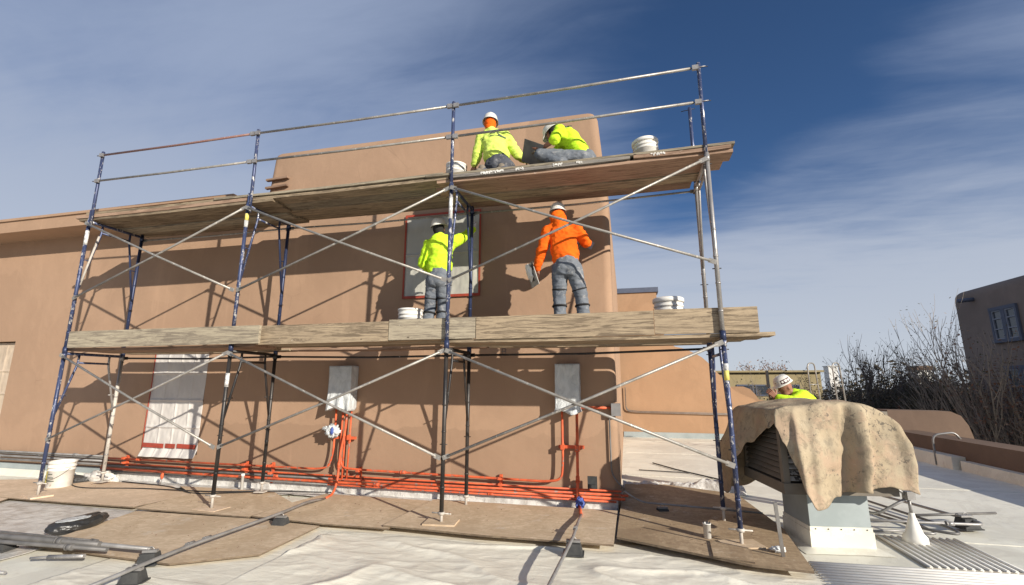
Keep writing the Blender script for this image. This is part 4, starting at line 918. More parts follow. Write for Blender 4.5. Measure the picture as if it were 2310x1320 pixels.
def bucket(label, x, y, z, s=1, lid=False, tilt=0, handle=True, spl='white'):
    t = thing('bucket', label, 'bucket', (x, y, z), 'white plaster buckets')
    R = Matrix.Rotation(tilt, 3, 'Y')
    pr_ = [(.130, 0), (.137, .005), (.143, .22), (.150, .222), (.150, .235), (.144, .238), (.145, .262), (.153, .264), (.153, .28), (.146, .283), (.147, .315), (.156, .318), (.156, .34), (.148, .342)]
    prof = [(r * s, zz * s) for r, zz in pr_] + ([(.14 * s, .34 * s), (.132 * s, .29 * s)] if not lid else [])
    q = MB(); q.lathe((x, y, z), prof, 32, R); q.build('body', M[spl], t)
    if lid:
        q = MB(); q.lathe(Vector((x, y, z)) + R @ Vector((0, 0, .343 * s)), [(.158 * s, -.03 * s), (.162 * s, -.028 * s), (.162 * s, .008 * s), (.150 * s, .02 * s), (.145 * s, .012 * s), (0.01, .012 * s)], 32, R); q.build('lid', M['whitepaint'], t)
    else:
        q = MB(); q.lathe(Vector((x, y, z)) + R @ Vector((0, 0, .291 * s)), [(.131 * s, 0), (.09 * s, .008), (.01, .012)], 24, R); q.build('plaster', M['plank_dark'], t)
    if handle:
        pts = [Vector((x, y, z)) + R @ Vector((.157 * s * math.cos(a), -.157 * s * math.sin(a) * .98, .25 * s - .14 * s * math.sin(a))) for a in [PI * k / 14 for k in range(15)]]
        q = MB(); q.sweep(pts, .003, 5); q.build('handle', M['black'], t)
    return t
DK1, DK2 = 2.20, 4.25
bucket('open white bucket on the lower deck left of the lime hooded worker', 5.37, .45, DK1 + .02, 1.08)
bucket('white lidded bucket on the lower deck near the right frame', 8.66, .45, DK1, 1.1, lid=True)
bucket('plaster filled bucket on the upper deck by the third leg', 5.96, .45, DK2 + .03, .95, tilt=.03)
bucket('white lidded bucket on the upper deck near the right frame', 8.52, .40, DK2, 1.0, lid=True, tilt=-.06)
t = bucket('white printed bucket on the floor behind the left scaffold leg', -.46, .55, .05, 1.12)
q = MB(); q.tube((-.50, .372, .14), (-.50, .36, .40), .001, 4); q.bm.free()
def decal(parent, name, cx, cy, r, a0, a1, z0, z1, mat, n=6):
    q = MB(); vs = []
    for i in range(n + 1):
        a = a0 + (a1 - a0) * i / n
        for z in (z0, z1): vs.append((cx + r * math.cos(a), cy + r * math.sin(a), z))
    q.raw(vs, [(2 * i, 2 * i + 2, 2 * i + 3, 2 * i + 1) for i in range(n)], True); return q.build(name, M[mat], parent)
decal(t, 'yellow_label', -.46, .55, .166, -2.2, -1.75, .12, .33, 'green_ply')
for k in range(3): decal(t, 'print_line', -.46, .55, .167, -1.6, -1.0 - .1 * k, .15 + .05 * k, .162 + .05 * k, 'print')
t = thing('paint_cup', 'small white cup with tools on the dark plywood at right', 'cup', (8.86, .14, .1))
q = MB(); q.lathe((8.86, .14, .10), [(.035, 0), (.038, .13), (.041, .13), (.041, .137), (.034, .137), (.033, .10)], 20); q.build('cup', M['whitepaint'], t)
q = MB(); q.tube((8.87, .14, .16), (8.89, .13, .255), .006, 6); q.tube((8.85, .15, .16), (8.83, .15, .25), .005, 6); q.tube((8.86, .13, .16), (8.865, .12, .262), .008, 6); q.build('tool_handles', M['black'], t)
blob('crumpled pale green glove on the dark board by the leaning stick', 'work_glove', 'glove', (9.42, -.16, .13), .055, .03, .025, 'glove', .6, 16, 9)
q = MB(); q.box((9.40, -.33, .30), (.03, .012, .62), Matrix.Rotation(-.14, 3, 'Y') @ Matrix.Rotation(.35, 3, 'X')); tag(q.build('leaning_stick', M['conduit'], bevel=.003, bseg=1), 'thin pale strip leaning upright at the edge of the dark board', 'stick')

# ------------------------------------------------------------------ cooler, curb, canvas
CR = math.radians(8); RC = Matrix.Rotation(CR, 3, 'Z'); CC = Vector((10.03, .64, 0))
def cw(x, y, z): return CC + RC @ Vector((x, y, z))
curb = thing('vent_curb', 'square white and grey roof curb below the canvas covered cooler', 'roof curb', (10.1, .65, 0))
q = MB(); q.box(cw(.07, 0, .09), (.60, .58, .18), RC); q.build('flashing', M['membrane'], curb, bevel=.01)
q = MB(); q.box(cw(.07, 0, .38), (.57, .55, .40), RC); q.build('duct', M['ducting'], curb)
for zz in (.185,):
    q = MB(); q.box(cw(.07, 0, zz + .01), (.585, .565, .05), RC); q.build('collar', M['membrane'], curb)
for k in range(5):
    q = MB(); q.tube(cw(-.17 + .12 * k, -.2825, .20), cw(-.17 + .12 * k, -.288, .20), .006, 8); q.build('screw', M['black'], curb)
q = MB()
def skirt_pt(a): 
    return .40 + .05 * noise.noise(Vector((math.cos(a) * 2, math.sin(a) * 2, 1)))
ring = []; n = 48
for k in range(n):
    a = 2 * PI * k / n; s = skirt_pt(a) / max(abs(math.cos(a)), abs(math.sin(a))); ring.append((s * math.cos(a) + .07, s * math.sin(a)))
vs = [cw(x, y, .005) for x, y in ring] + [cw(.07 + (x - .07) * .72, y * .72, .035) for x, y in ring]
q.raw(vs, [(i, (i + 1) % n, (i + 1) % n + n, i + n) for i in range(n)] + [tuple(range(n, 2 * n))], True); q.build('sealant_skirt', M['membrane'], curb)
co = thing('swamp_cooler', 'louvred evaporative cooler box under a stained canvas', 'cooler', (10.03, .64, .58))
BX, BY, Z0, Z1 = 1.02, .98, .58, 1.34
q = MB(); q.box(cw(0, 0, .61), (BX + .02, BY + .02, .10), RC); q.build('base_pan', M['cooler'], co, bevel=.006); q = MB(); q.box(cw(0, 0, 1.32), (BX + .02, BY + .02, .05), RC); q.build('top_cover', M['cooler'], co, bevel=.006)
for sx, sy in ((-1, -1), (1, -1), (-1, 1), (1, 1)):
    q = MB(); q.box(cw(sx * (BX / 2 - .03), sy * (BY / 2 - .03), .977), (.06, .06, .63), RC); q.build('corner_post', M['cooler'], co)
q = MB(); q.box(cw(0, 0, .977), (BX - .14, BY - .14, .62), RC); q.build('pad', M['dark'], co)
for k in range(11):
    z = .70 + k * .055
    q = MB(); q.box(cw(0, -BY / 2 + .02, z), (BX - .125, .005, .05), RC @ Matrix.Rotation(-.7, 3, 'X')); q.build('louvre', M['slat'], co)
    q = MB(); q.box(cw(-BX / 2 + .02, 0, z), (.005, BY - .125, .05), RC @ Matrix.Rotation(.7, 3, 'Y')); q.build('louvre', M['cooler'], co)
# canvas drape
def lerp_tab(tab, a):
    for (a0, v0), (a1, v1) in zip(tab, tab[1:]):
        if a0 <= a <= a1:
            t = (a - a0) / (a1 - a0); t = t * t * (3 - 2 * t); return v0 + (v1 - v0) * t
    return tab[-1][1]
# perimeter parameter s in [0,4): 0 front-left corner, 0..1 front side, 1..2 right, 2..3 back, 3..4 left side (back to front)
HEM = [(0, 1.2), (.08, 1.04), (.16, .82), (.23, .58), (.27, .46), (.33, .48), (.42, .56), (.60, .62), (.8, .66), (.93, .63), (1.0, .60), (1.1, .62), (1.4, .66), (2.0, .6), (2.5, .6), (2.85, .40), (3.10, .34), (3.20, .46), (3.30, .78), (3.5, .98), (3.85, 1.16), (4.0, 1.23)]
FL = [(0, .02), (.12, .05), (.26, .17), (.42, .06), (.5, .03), (.8, .05), (1.0, .07), (1.2, .06), (2, .06), (3.0, .20), (3.3, .14), (3.6, .05), (4, .02)]
def rim(s, r):
    k = int(s) % 4; f = s - int(s); hx, hy = BX / 2 + r, BY / 2 + r
    c = [(-hx, -hy), (hx, -hy), (hx, hy), (-hx, hy)]; a, b_ = Vector(c[k]), Vector(c[(k + 1) % 4]); p = a + (b_ - a) * f
    # round the corners
    return p
vs = []; ns, nr, nt = 340, 20, 44
def crumple(p): return noise.noise(p * 3.2) * .6 + noise.noise(p * 7.5) * .35 + (1 - 2 * abs(noise.noise(p * 5 + Vector((3, 1, 2))))) * .35
def topz(x, y):
    return 1.385 + .055 * math.exp(-((x - .1) / .35) ** 2) + .02 * noise.noise(Vector((x * 5, y * 5, 0))) - .06 * max(0, (abs(x) / (BX / 2)) ** 4) * (1.6 if x > 0 else .4)
for j in range(nt + nr + 1):
    for i in range(ns):
        s = 4 * i / ns
        if j <= nr:
            r = j / nr; p = rim(s, .01) * r; sq = 1 - .06 * (abs(math.sin(s * PI)) < .3) * 0
            z = topz(p.x, p.y); pt_ = Vector((p.x, p.y, z)); pt_ += Vector((0, 0, .012)) * crumple(cw(p.x, p.y, 1.4))
        else:
            t = (j - nr) / nt; p0 = rim(s, .01); zt = topz(p0.x, p0.y); hem = lerp_tab(HEM, s) + .012 * noise.noise(Vector((s * 9, 0, 0)))
            z = zt + (hem - zt) * t; drop = (zt - z)
            fl = lerp_tab(FL, s); outn = Vector((p0.x / (BX / 2), p0.y / (BY / 2), 0)); m_ = max(abs(outn.x), abs(outn.y)); 
            d = p0.normalized(); d = Vector((d.x, d.y, 0))
            fold = .010 * math.sin(s * 15 + 1.3 * math.sin(s * 4) + drop * 2.0) + .012 * math.sin(s * 6.2 + 1)
            # one deep vertical fold right of the middle of the front
            fold -= .10 * math.exp(-((s - .60 + drop * .10) / .030) ** 2); fold += .13 * math.exp(-((s - .70 + drop * .12) / .055) ** 2); fold += .05 * math.exp(-((s - .17 - drop * .06) / .03) ** 2); fold -= .03 * math.exp(-((s - .27) / .03) ** 2)
            k = min(1, drop / .45)
            off = .015 + .03 * min(1, drop / .06) + fl * k ** 1.2 + fold * (.25 + .75 * k)
            if .95 < s < 1.5: off += .05 * math.sin(min(1, drop / .75) * PI)
            off = max(off, .012 + .004)
            pt_ = Vector((p0.x, p0.y, z)) + d * off + d * .036 * crumple(cw(p0.x, p0.y, z)) * (.5 + k) + Vector((0, 0, .008 * noise.noise(Vector((s * 20, z * 9, 2)))))
        vs.append(cw(*pt_))
fs = []
for j in range(nt + nr):
    for i in range(ns): i2 = (i + 1) % ns; fs.append((j * ns + i, j * ns + i2, (j + 1) * ns + i2, (j + 1) * ns + i))
me = bpy.data.meshes.new('canvas'); me.from_pydata([tuple(v) for v in vs], [], fs[ns:] ); me.update()
bm = bmesh.new(); bm.from_mesh(me); bmesh.ops.recalc_face_normals(bm, faces=bm.faces)
ctr = bm.verts.new(cw(0, 0, topz(0, 0))); bm.verts.ensure_lookup_table()
for i in range(ns): bm.faces.new((bm.verts[ns + i], bm.verts[ns + (i + 1) % ns], ctr))
for v in [v for v in bm.verts if not v.link_faces]: bm.verts.remove(v)
bmesh.ops.recalc_face_normals(bm, faces=bm.faces); bmesh.ops.smooth_vert(bm, verts=bm.verts, factor=.5, use_axis_x=True, use_axis_y=True, use_axis_z=True)
for f in bm.faces: f.smooth = True
bm.to_mesh(me); bm.free()
cv = link_mesh('canvas_tarp', me, M['canvas']); s_ = cv.modifiers.new('s', 'SOLIDIFY'); s_.thickness = .005
tag(cv, 'stained tan canvas drop cloth draped over the rooftop cooler', 'tarp')
# cone vent, weatherhead-like fitting
t = thing('vent_cone', 'white cone roof jack with a pipe and fitting on top', 'roof vent', (10.96, .8, 0))
q = MB(); q.lathe((10.96, .8, .0), [(.11, .0), (.105, .07), (.075, .11), (.03, .26), (.024, .30)], 28); q.build('cone', M['whitepaint'], t)
q = MB(); q.lathe((10.96, .8, .004), [(.2, 0), (.19, .008), (.10, .012)], 24); q.build('skirt', M['membrane'], t)
q = MB(); q.tube((10.96, .8, .29), (10.955, .8, .44), .016, 8); q.box((10.96, .8, .47), (.09, .07, .08), rz=.3); q.sweep(fillet([(10.95, .79, .46), (10.82, .8, .56), (10.55, .95, .42), (10.3, 1.1, .36)], .06), .015, 7); q.sweep(fillet([(10.95, .79, .45), (10.7, .9, .25), (10.45, 1.2, .2)], .06), .015, 7); q.build('fitting', M['conduit'], t)
pads = 'ribbed rubber walkway pads'
def ribpad(label, o, du, dv, n, r=.013):
    t = thing('walkway_pad', label, 'roof mat', o, pads); o = Vector(o); du = Vector(du); dv = Vector(dv)
    q = MB(); nn = [o, o + du, o + du + dv, o + dv]; q.raw([tuple(p) for p in nn] + [tuple(p + Vector((0, 0, .006))) for p in nn], [(3, 2, 1, 0), (4, 5, 6, 7), (0, 1, 5, 4), (1, 2, 6, 5), (2, 3, 7, 6), (3, 0, 4, 7)]); q.build('pad', M['pad_tan'], t)
    for k in range(n):
        a = o + dv * ((k + .5) / n) + Vector((0, 0, .008)); q = MB(); q.sweep([a, a + du], r, 6); q.build('rib', M['whitepaint'], t)
ribpad('ribbed white walkway pad running across the bottom right corner', (9.68, -.06, .006), (2.3, .12, 0), (-.06, -.70, 0), 11, .016)
ribpad('ribbed white walkway pad between the curb and the cone vent', (10.66, .96, .005), (.0, -.92, 0), (.78, .05, 0), 12, .015)
# roof conduits right of the cooler
pipe('grey conduit lying on the roof right of the cooler, nearest of three', [(10.5, 1.16, .12), (11.2, 1.19, .12), (11.86, 1.25, .12), (11.8, 1.5, .12), (11.2, 3.4, .12)], .016, 'conduit', couplings=(((11.5, 1.21, .12), (1, 0, 0)),))
pipe('grey conduit lying on the roof right of the cooler, with a long far leg', [(10.6, 2.3, .12), (11.15, 1.0, .10), (11.4, .84, .10), (11.45, 1.1, .10), (11.0, 3.0, .1)], .014, 'conduit_dk')
pipe('third conduit on the roof right of the cooler, curving toward the cone', [(10.5, .95, .05), (11.0, 1.08, .05), (11.28, 1.0, .05), (11.3, 1.4, .05), (10.8, 3.1, .05)], .012, 'conduit')
pipe('straight strut rail on the roof right of the cooler', [(11.25, 1.33, .16), (12.2, 1.66, .16)], .014, 'conduit_dk')
block('dark rubber block under the strut rail right of the cooler', 11.78, 1.44, .3, 1.2)
for k, (x, z) in enumerate(((12.35, 2.1), (12.86, 2.1))):
    t = thing('roof_ladder_rail', ('left', 'right')[k] + ' of two bare metal ladder handrails rising behind the cooler', 'ladder rail', (x, 7, 0), 'ladder handrails behind the cooler')
    q = MB(); q.sweep(fillet([(x - .10 + .04 * k, 7, 0), (x - .10, 7, 2.1), (x + .1, 7.15, 2.12), (x + .18, 7.15, 0)], .14, 6), .016, 8); q.build('rail', M['brace'], t)
    for zz in (.6, 1.1, 1.62): q = MB(); q.tube((x - .1, 7.0, zz), (x + .13, 7.13, zz), .012, 6); q.build('rung', M['brace'], t)

# ------------------------------------------------------------------ people
def rcone(mb, a, ra, b_, rb, seg=14, sx=1.0, axis=None):
    """closed rounded cone from a to b; sx widens it across 'axis'"""
    a, b_ = Vector(a), Vector(b_); d = b_ - a; L = d.length; d = d.normalized() if L > 1e-6 else Vector((0, 0, 1))
    N = (Vector(axis) - d * Vector(axis).dot(d)).normalized() if axis is not None else d.orthogonal().normalized(); B = d.cross(N)
    rings = []
    for k in range(1, 6): th = -PI / 2 + PI / 2 * k / 5; rings.append((a + d * ra * math.sin(th), ra * math.cos(th)))
    for k in range(0, 5): th = PI / 2 * k / 5; rings.append((b_ + d * rb * math.sin(th), rb * math.cos(th)))
    v0 = mb.bm.verts.new(a - d * ra); v1 = mb.bm.verts.new(b_ + d * rb); R = []
    for c, r in rings: R.append([mb.bm.verts.new(c + (N * math.cos(2 * PI * k / seg) * sx + B * math.sin(2 * PI * k / seg)) * r) for k in range(seg)])
    for k in range(seg): k2 = (k + 1) % seg; mb.bm.faces.new((v0, R[0][k2], R[0][k])); mb.bm.faces.new((v1, R[-1][k], R[-1][k2]))
    for i in range(len(R) - 1):
        for k in range(seg): k2 = (k + 1) % seg; mb.bm.faces.new((R[i][k], R[i][k2], R[i + 1][k2], R[i + 1][k]))
def ell(mb, c, r, R=None):
    c = Vector(c); R = R or Matrix.Identity(3); s = bmesh.new(); bmesh.ops.create_uvsphere(s, u_segments=18, v_segments=12, radius=1)
    mp = {}
    for v in s.verts: mp[v] = mb.bm.verts.new(c + R @ Vector((v.co.x * r[0], v.co.y * r[1], v.co.z * r[2])))
    for f in s.faces: mb.bm.faces.new([mp[v] for v in f.verts])
    s.free()
def fuse(mb, name, mat, parent, voxel=.011, smooth=5, wr=0, wscale=7, seed=0, extra=None):
    bmesh.ops.recalc_face_normals(mb.bm, faces=mb.bm.faces)
    me = bpy.data.meshes.new(name); mb.bm.to_mesh(me); mb.bm.free(); o = bpy.data.objects.new(name, me); COL.objects.link(o)
    r = o.modifiers.new('r', 'REMESH'); r.mode = 'VOXEL'; r.voxel_size = voxel; r.use_smooth_shade = True
    s = o.modifiers.new('s', 'SMOOTH'); s.factor = .5; s.iterations = smooth
    dg = bpy.context.evaluated_depsgraph_get(); me2 = bpy.data.meshes.new_from_object(o.evaluated_get(dg)); bpy.data.objects.remove(o); bpy.data.meshes.remove(me); me2.name = name
    if wr:
        off = Vector((seed * 3.7, 0, 0)); nr_ = [v.normal.copy() for v in me2.vertices]
        for v, nn in zip(me2.vertices, nr_):
            p = v.co; q = Vector((p.x * wscale, p.y * wscale, p.z * wscale * 1.9)) + off
            w_ = 1 - 2.2 * abs(noise.noise(q + Vector((0, 0, .8 * noise.noise(q * .5))))); w2 = 1 - 2.2 * abs(noise.noise(q * 2.1)); v.co = p + nn * wr * (w_ * .65 + w2 * .35)
    if extra is not None:
        bm_ = bmesh.new(); bm_.from_mesh(me2)
        bm_.from_mesh(extra); bm_.to_mesh(me2); bm_.free()
    for p in me2.polygons: p.use_smooth = True
    return link_mesh(name, me2, mat, parent)
def hand_mesh(mb, wrist, d, palm_n, curl=.5, side=1):
    """palm + four fingers + thumb; d = pointing direction, palm_n = palm normal"""
    d = Vector(d).normalized(); n_ = Vector(palm_n); n_ = (n_ - d * n_.dot(d)).normalized(); s = d.cross(n_) * side; w_ = Vector(wrist)
    for k in range(4):
        o = s * (.028 - .019 * k); rcone(mb, w_ + o * .55, .017, w_ + d * .085 + o, .0135, 8)
    for k, ln in enumerate((.070, .080, .074, .058)):
        p = w_ + d * .088 + s * (.031 - .021 * k); dd = d.copy(); r = .0092
        for j, f in enumerate((.45, .32, .23)):
            ang = curl * (.6 + .5 * j); dd = (dd * math.cos(ang) + n_ * math.sin(ang)).normalized() if True else dd
            nn_ = n_; q = p + dd * ln * f * 1.05; rcone(mb, p, r, q, r * .9, 8); p = q; r *= .92
    p = w_ + d * .03 + s * .03; dd = (d * .6 + s * .75 + n_ * .35).normalized(); q = p + dd * .045; rcone(mb, p, .014, q, .0115, 8); dd = (d * .85 + s * .2 + n_ * .6).normalized(); rcone(mb, q, .0115, q + dd * .036, .0095, 8)
def person(name_label, J, shirt, pants, group=None, hat_sticker=False, hood=None, sleeves='long', straps=True, gloves=(), shirt_hem=.0, hair='hair', wr=.012, voxel=.0115, seed=1, hair_col=None, collar=None):
    """J: dict of joints in world space"""
    V = {k: Vector(v) for k, v in J.items() if isinstance(v, tuple)}
    base = (V['ankL'] + V['ankR']) / 2; base.z = J['base']
    t = thing('person', name_label, 'person', tuple(base))
    face = V['face'].normalized(); upv = V.get('hup', Vector((0, 0, 1))); upv = (upv - face * upv.dot(face)).normalized(); rt = face.cross(upv)
    RH = Matrix((rt, face, upv)).transposed(); h = V['head']
    b = MB()
    ell(b, h + upv * .015, (.074, .092, .098), RH); ell(b, h + face * .028 - upv * .055, (.052, .058, .062), RH)      # cranium, jaw
    ell(b, h + face * .096 - upv * .008, (.013, .022, .024), RH)                                                  # nose
    ell(b, h + face * .082 - upv * .048, (.024, .012, .010), RH); ell(b, h + face * .078 + upv * .026, (.045, .014, .010), RH); ell(b, h + face * .075 - upv * .088, (.02, .018, .015), RH)
    for s in (-1, 1):
        ell(b, h + rt * .076 * s - upv * .005 - face * .005, (.009, .018, .030), RH); ell(b, h + face * .076 + rt * .030 * s + upv * .006, (.013, .008, .007), RH)
    rcone(b, h - upv * .06 - face * .015, .052, V['neck'], .058)
    rcone(b, V['neck'], .055, V['chest'], .085); rcone(b, V['chest'], .09, V['pelvis'], .085)
    for s in 'LR':
        rcone(b, V['sh' + s], .052, V['el' + s], .040); rcone(b, V['el' + s], .039, V['wr' + s], .026)
        rcone(b, V['hip' + s], .065, V['kn' + s], .048); rcone(b, V['kn' + s], .046, V['ank' + s], .038)
        rcone(b, V['chest'], .07, V['sh' + s], .045)
    hm = MB()
    for s in 'LR':
        hd = V.get('hd' + s, (V['wr' + s] - V['el' + s]).normalized()); pn = V.get('pn' + s, Vector((0, 1, 0))); hand_mesh(hm, V['wr' + s], hd, pn, J.get('curl' + s, .5), 1 if s == 'R' else -1)
    tmp = fuse(hm, 'hands_tmp', M['skin'], None, .0038, 2); ex = tmp.data.copy(); bpy.data.objects.remove(tmp)
    body = fuse(b, 'body', M['skin'], t, .009, 3, extra=ex)
    # shirt
    s_ = MB(); ax = (V['shR'] - V['shL']).normalized()
    up_ = (V['neck'] - V['pelvis']).normalized(); hemc = V['pelvis'] + up_ * (.02 - shirt_hem)
    rcone(s_, V['chest'] + up_ * .04, .118, V['pelvis'] + up_ * .13, .128, 20, 1.32, ax); rcone(s_, V['pelvis'] + up_ * .13, .128, hemc + up_ * .06, .112, 20, 1.36, ax)
    ell(s_, (V['shL'] + V['shR']) / 2 - up_ * .06, (.19, .115, .13), Matrix((ax, up_.cross(ax), up_)).transposed())
    for s in 'LR':
        rcone(s_, V['neck'] - up_ * .02, .066, V['sh' + s], .068); rcone(s_, V['sh' + s], .073, V['el' + s], .060)
        if sleeves == 'long': rcone(s_, V['el' + s], .060, V['wr' + s] - (V['wr' + s] - V['el' + s]).normalized() * .03, .044)
        elif sleeves == 'short': pass
    rcone(s_, V['neck'] - up_ * .03, .075, V['neck'] + up_ * .015, .066)
    if hood: # a hood thrown back, or worn under the helmet
        if hood == 'worn': rcone(s_, V['neck'] - up_ * .02, .088, h - upv * .03 - face * .022, .100, 16); rcone(s_, V['neck'] - up_ * .05 - face * .05, .08, V['neck'] - face * .04 + up_ * .03, .075)
        else: ell(s_, V['neck'] - face * .07 - up_ * .045, (.115, .06, .085), Matrix((ax, up_.cross(ax), up_)).transposed())
    so = fuse(s_, 'shirt', M[shirt], t, voxel, 4, wr, 7, seed)
    # trousers
    p_ = MB(); pax = (V['hipR'] - V['hipL']).normalized()
    rcone(p_, V['pelvis'] + up_ * .05, .115, V['pelvis'] - up_ * .03, .118, 18, 1.25, pax)
    for s in 'LR':
        rcone(p_, V['hip' + s], .102, V['kn' + s], .076); ank = V['ank' + s]; k = V['kn' + s]
        dd = (ank - k).normalized(); rcone(p_, k, .074, ank - dd * .02, .072)
        ell(p_, (V['hip' + s] + V['pelvis']) / 2 - face * .05 - Vector((0, 0, .03)), (.10, .09, .11))
    po = fuse(p_, 'trousers', M[pants], t, voxel, 4, wr * .7, 8, seed + 5)
    if straps:
        for s in 'LR':
            k = V['kn' + s]; for_ = (V['ank' + s] - k).normalized(); thd = (V['hip' + s] - k).normalized()
            for c, d in ((k + thd * .10, thd), (k + for_ * .11, for_)):
                q = MB(); N = d.orthogonal().normalized(); B = d.cross(N); q.sweep([c + (N * math.cos(a) + B * math.sin(a)) * .084 for a in [2 * PI * i / 20 for i in range(21)]], .013, 6, cap=False); q.build('knee_strap', M['strap'], po)
            q = MB(); fwd = V.get('kf', face); fwd = Vector((fwd.x, fwd.y, 0)).normalized(); ell(q, k + fwd * .06, (.06, .045, .10)); 
            for f in q.bm.faces: f.smooth = True
            q.build('knee_pad', M['strap'], po)
    for s in 'LR':
        q = MB(); a = V['ank' + s]; td = V.get('toe' + s, Vector((face.x, face.y, 0))).normalized(); sole = a - Vector((0, 0, .05)); rcone(q, a + Vector((0, 0, .05)), .052, a, .052); rcone(q, a - Vector((0, 0, .03)) - td * .035, .042, a - Vector((0, 0, .042)) + td * .14, .040, 12, 1.15, Vector((0, 0, 1)).cross(td) if abs(td.z) < .8 else (1, 0, 0))
        fuse(q, 'boot', M['boot'], t, .010, 3)
    for s in gloves:
        gm = MB(); hd = V.get('hd' + s, (V['wr' + s] - V['el' + s]).normalized()); pn = V.get('pn' + s, Vector((0, 1, 0))); w_ = V['wr' + s]
        hand_mesh(gm, w_ - hd * .004, hd, pn, J.get('curl' + s, .5), 1 if s == 'R' else -1); rcone(gm, w_ - hd * .05, .034, w_ + hd * .06, .034, 10)
        g_ = fuse(gm, 'glove', M['glove'], t, .005, 1, .003, 30)
    # knit cap or hood lining at nape
    if hair:
        q = MB(); ell(q, h - face * .018 + upv * .01, (.084, .095, .096), RH); ell(q, h - face * .045 - upv * .05, (.065, .055, .06), RH); fuse(q, 'hair' if hair == 'hair' else 'head_scarf', M[hair_col or 'hair'], t, .009, 3)
    # hard hat
    hc = h + upv * .052 - face * .004; q = MB(); prof = [(.1345, -.002), (.138, .0), (.134, .008), (.112, .016), (.108, .03), (.104, .055), (.094, .082), (.074, .105), (.046, .118), (.018, .122), (.004, .1225)]
    n = 36; rows_ = []
    for r, z in prof:
        row = []
        for k in range(n):
            a = 2 * PI * k / n; rr = r
            if z < .01: rr = .120 + .030 * max(0, math.sin(a)) ** 1.5 + (.002 if z == 0 else 0)    # peak toward +y (face)
            ridge = .005 * math.exp(-((math.cos(a)) / .16) ** 2) * (1 if z > .03 else 0)
            row.append(q.bm.verts.new(hc + RH @ Vector((rr * math.cos(a) * .93, rr * math.sin(a) * 1.08, z + ridge))))
        rows_.append(row)
    for i in range(len(rows_) - 1):
        for k in range(n): k2 = (k + 1) % n; q.bm.faces.new((rows_[i][k], rows_[i][k2], rows_[i + 1][k2], rows_[i + 1][k])).smooth = True
    q.bm.faces.new(rows_[-1]); ho = q.build('hard_hat', M['hat'], t); sm = ho.modifiers.new('s', 'SOLIDIFY'); sm.thickness = .004
    if hat_sticker:
        sd_ = 1 if hat_sticker == 'R' else -1
        for (a0, a1, z0, z1, mm, off) in ((-.62, .62, .022, .072, 'sticker_dark', .0035), (-.50, -.30, .035, .060, 'whitepaint', .0050), (-.16, .10, .033, .062, 'whitepaint', .0050), (.22, .46, .034, .058, 'whitepaint', .0050), (-.4, .3, .004 + .012, .021, 'print', .004)):
            q = MB(); vs = []; nn = 8
            for i in range(nn + 1):
                a = a0 + (a1 - a0) * i / nn; a += 0 if sd_ > 0 else PI
                for z in (z0, z1):
                    r = .108 - max(0, z - .03) * .28 + off; vs.append(hc + RH @ Vector((r * math.cos(a) * .93, r * math.sin(a) * 1.08, z)))
            q.raw(vs, [(2 * i, 2 * i + 2, 2 * i + 3, 2 * i + 1) for i in range(nn)], True); q.build('hat_sticker', M[mm], ho)
    return t, so
def back_print(so, rows_, mat='print'):
    """faint strokes of a worn print lying on the shirt's back, hugging its surface"""
    dg = bpy.context.evaluated_depsgraph_get(); dg.update()
    from mathutils.bvhtree import BVHTree
    me = so.data; bvh = BVHTree.FromPolygons([v.co for v in me.vertices], [tuple(p.vertices) for p in me.polygons])
    q = MB()
    for (p0, p1, w_) in rows_:
        vs = []; n = max(2, int((Vector(p1) - Vector(p0)).length / .012))
        for i in range(n + 1):
            c = Vector(p0).lerp(Vector(p1), i / n)
            for dz in (-w_ / 2, w_ / 2):
                hit = bvh.ray_cast(Vector((c.x, c.y - 1.2, c.z + dz)), Vector((0, 1, 0)))
                vs.append((hit[0] + hit[1] * .007) if hit[0] is not None else Vector((c.x, c.y, c.z + dz)))
        q.raw(vs, [(2 * i, 2 * i + 2, 2 * i + 3, 2 * i + 1) for i in range(n)], True)
    me2 = bpy.data.meshes.new('back_print'); bmesh.ops.recalc_face_normals(q.bm, faces=q.bm.faces); q.bm.to_mesh(me2); q.bm.free()
    link_mesh('back_print', me2, M[mat], so)

F = 2.148 + .09   # ankle height on the lower deck
person('person in an orange hooded shirt and grey jeans troweling the wall on the lower deck',
    dict(base=2.14, ankL=(7.38, .46, F), ankR=(7.68, .48, F), knL=(7.37, .49, 2.67), knR=(7.645, .51, 2.67), hipL=(7.39, .45, 3.03), hipR=(7.56, .45, 3.03), pelvis=(7.475, .45, 3.08), chest=(7.43, .50, 3.42),
         neck=(7.385, .54, 3.665), head=(7.36, .57, 3.785), face=(-.12, 1, -.02), shL=(7.24, .50, 3.56), shR=(7.60, .52, 3.56), elL=(7.15, .47, 3.28), wrL=(7.085, .52, 3.05), hdL=(-.1, .15, -1), pnL=(.3, 1, 0), curlL=.5,
         elR=(7.715, .66, 3.42), wrR=(7.66, .92, 3.50), hdR=(-.1, 1, .2), pnR=(0, .2, -1), toeL=(-.15, 1, 0), toeR=(.25, 1, 0)), 'hiorange', 'jeans', hood='worn', hair=None, seed=1, wr=.019)
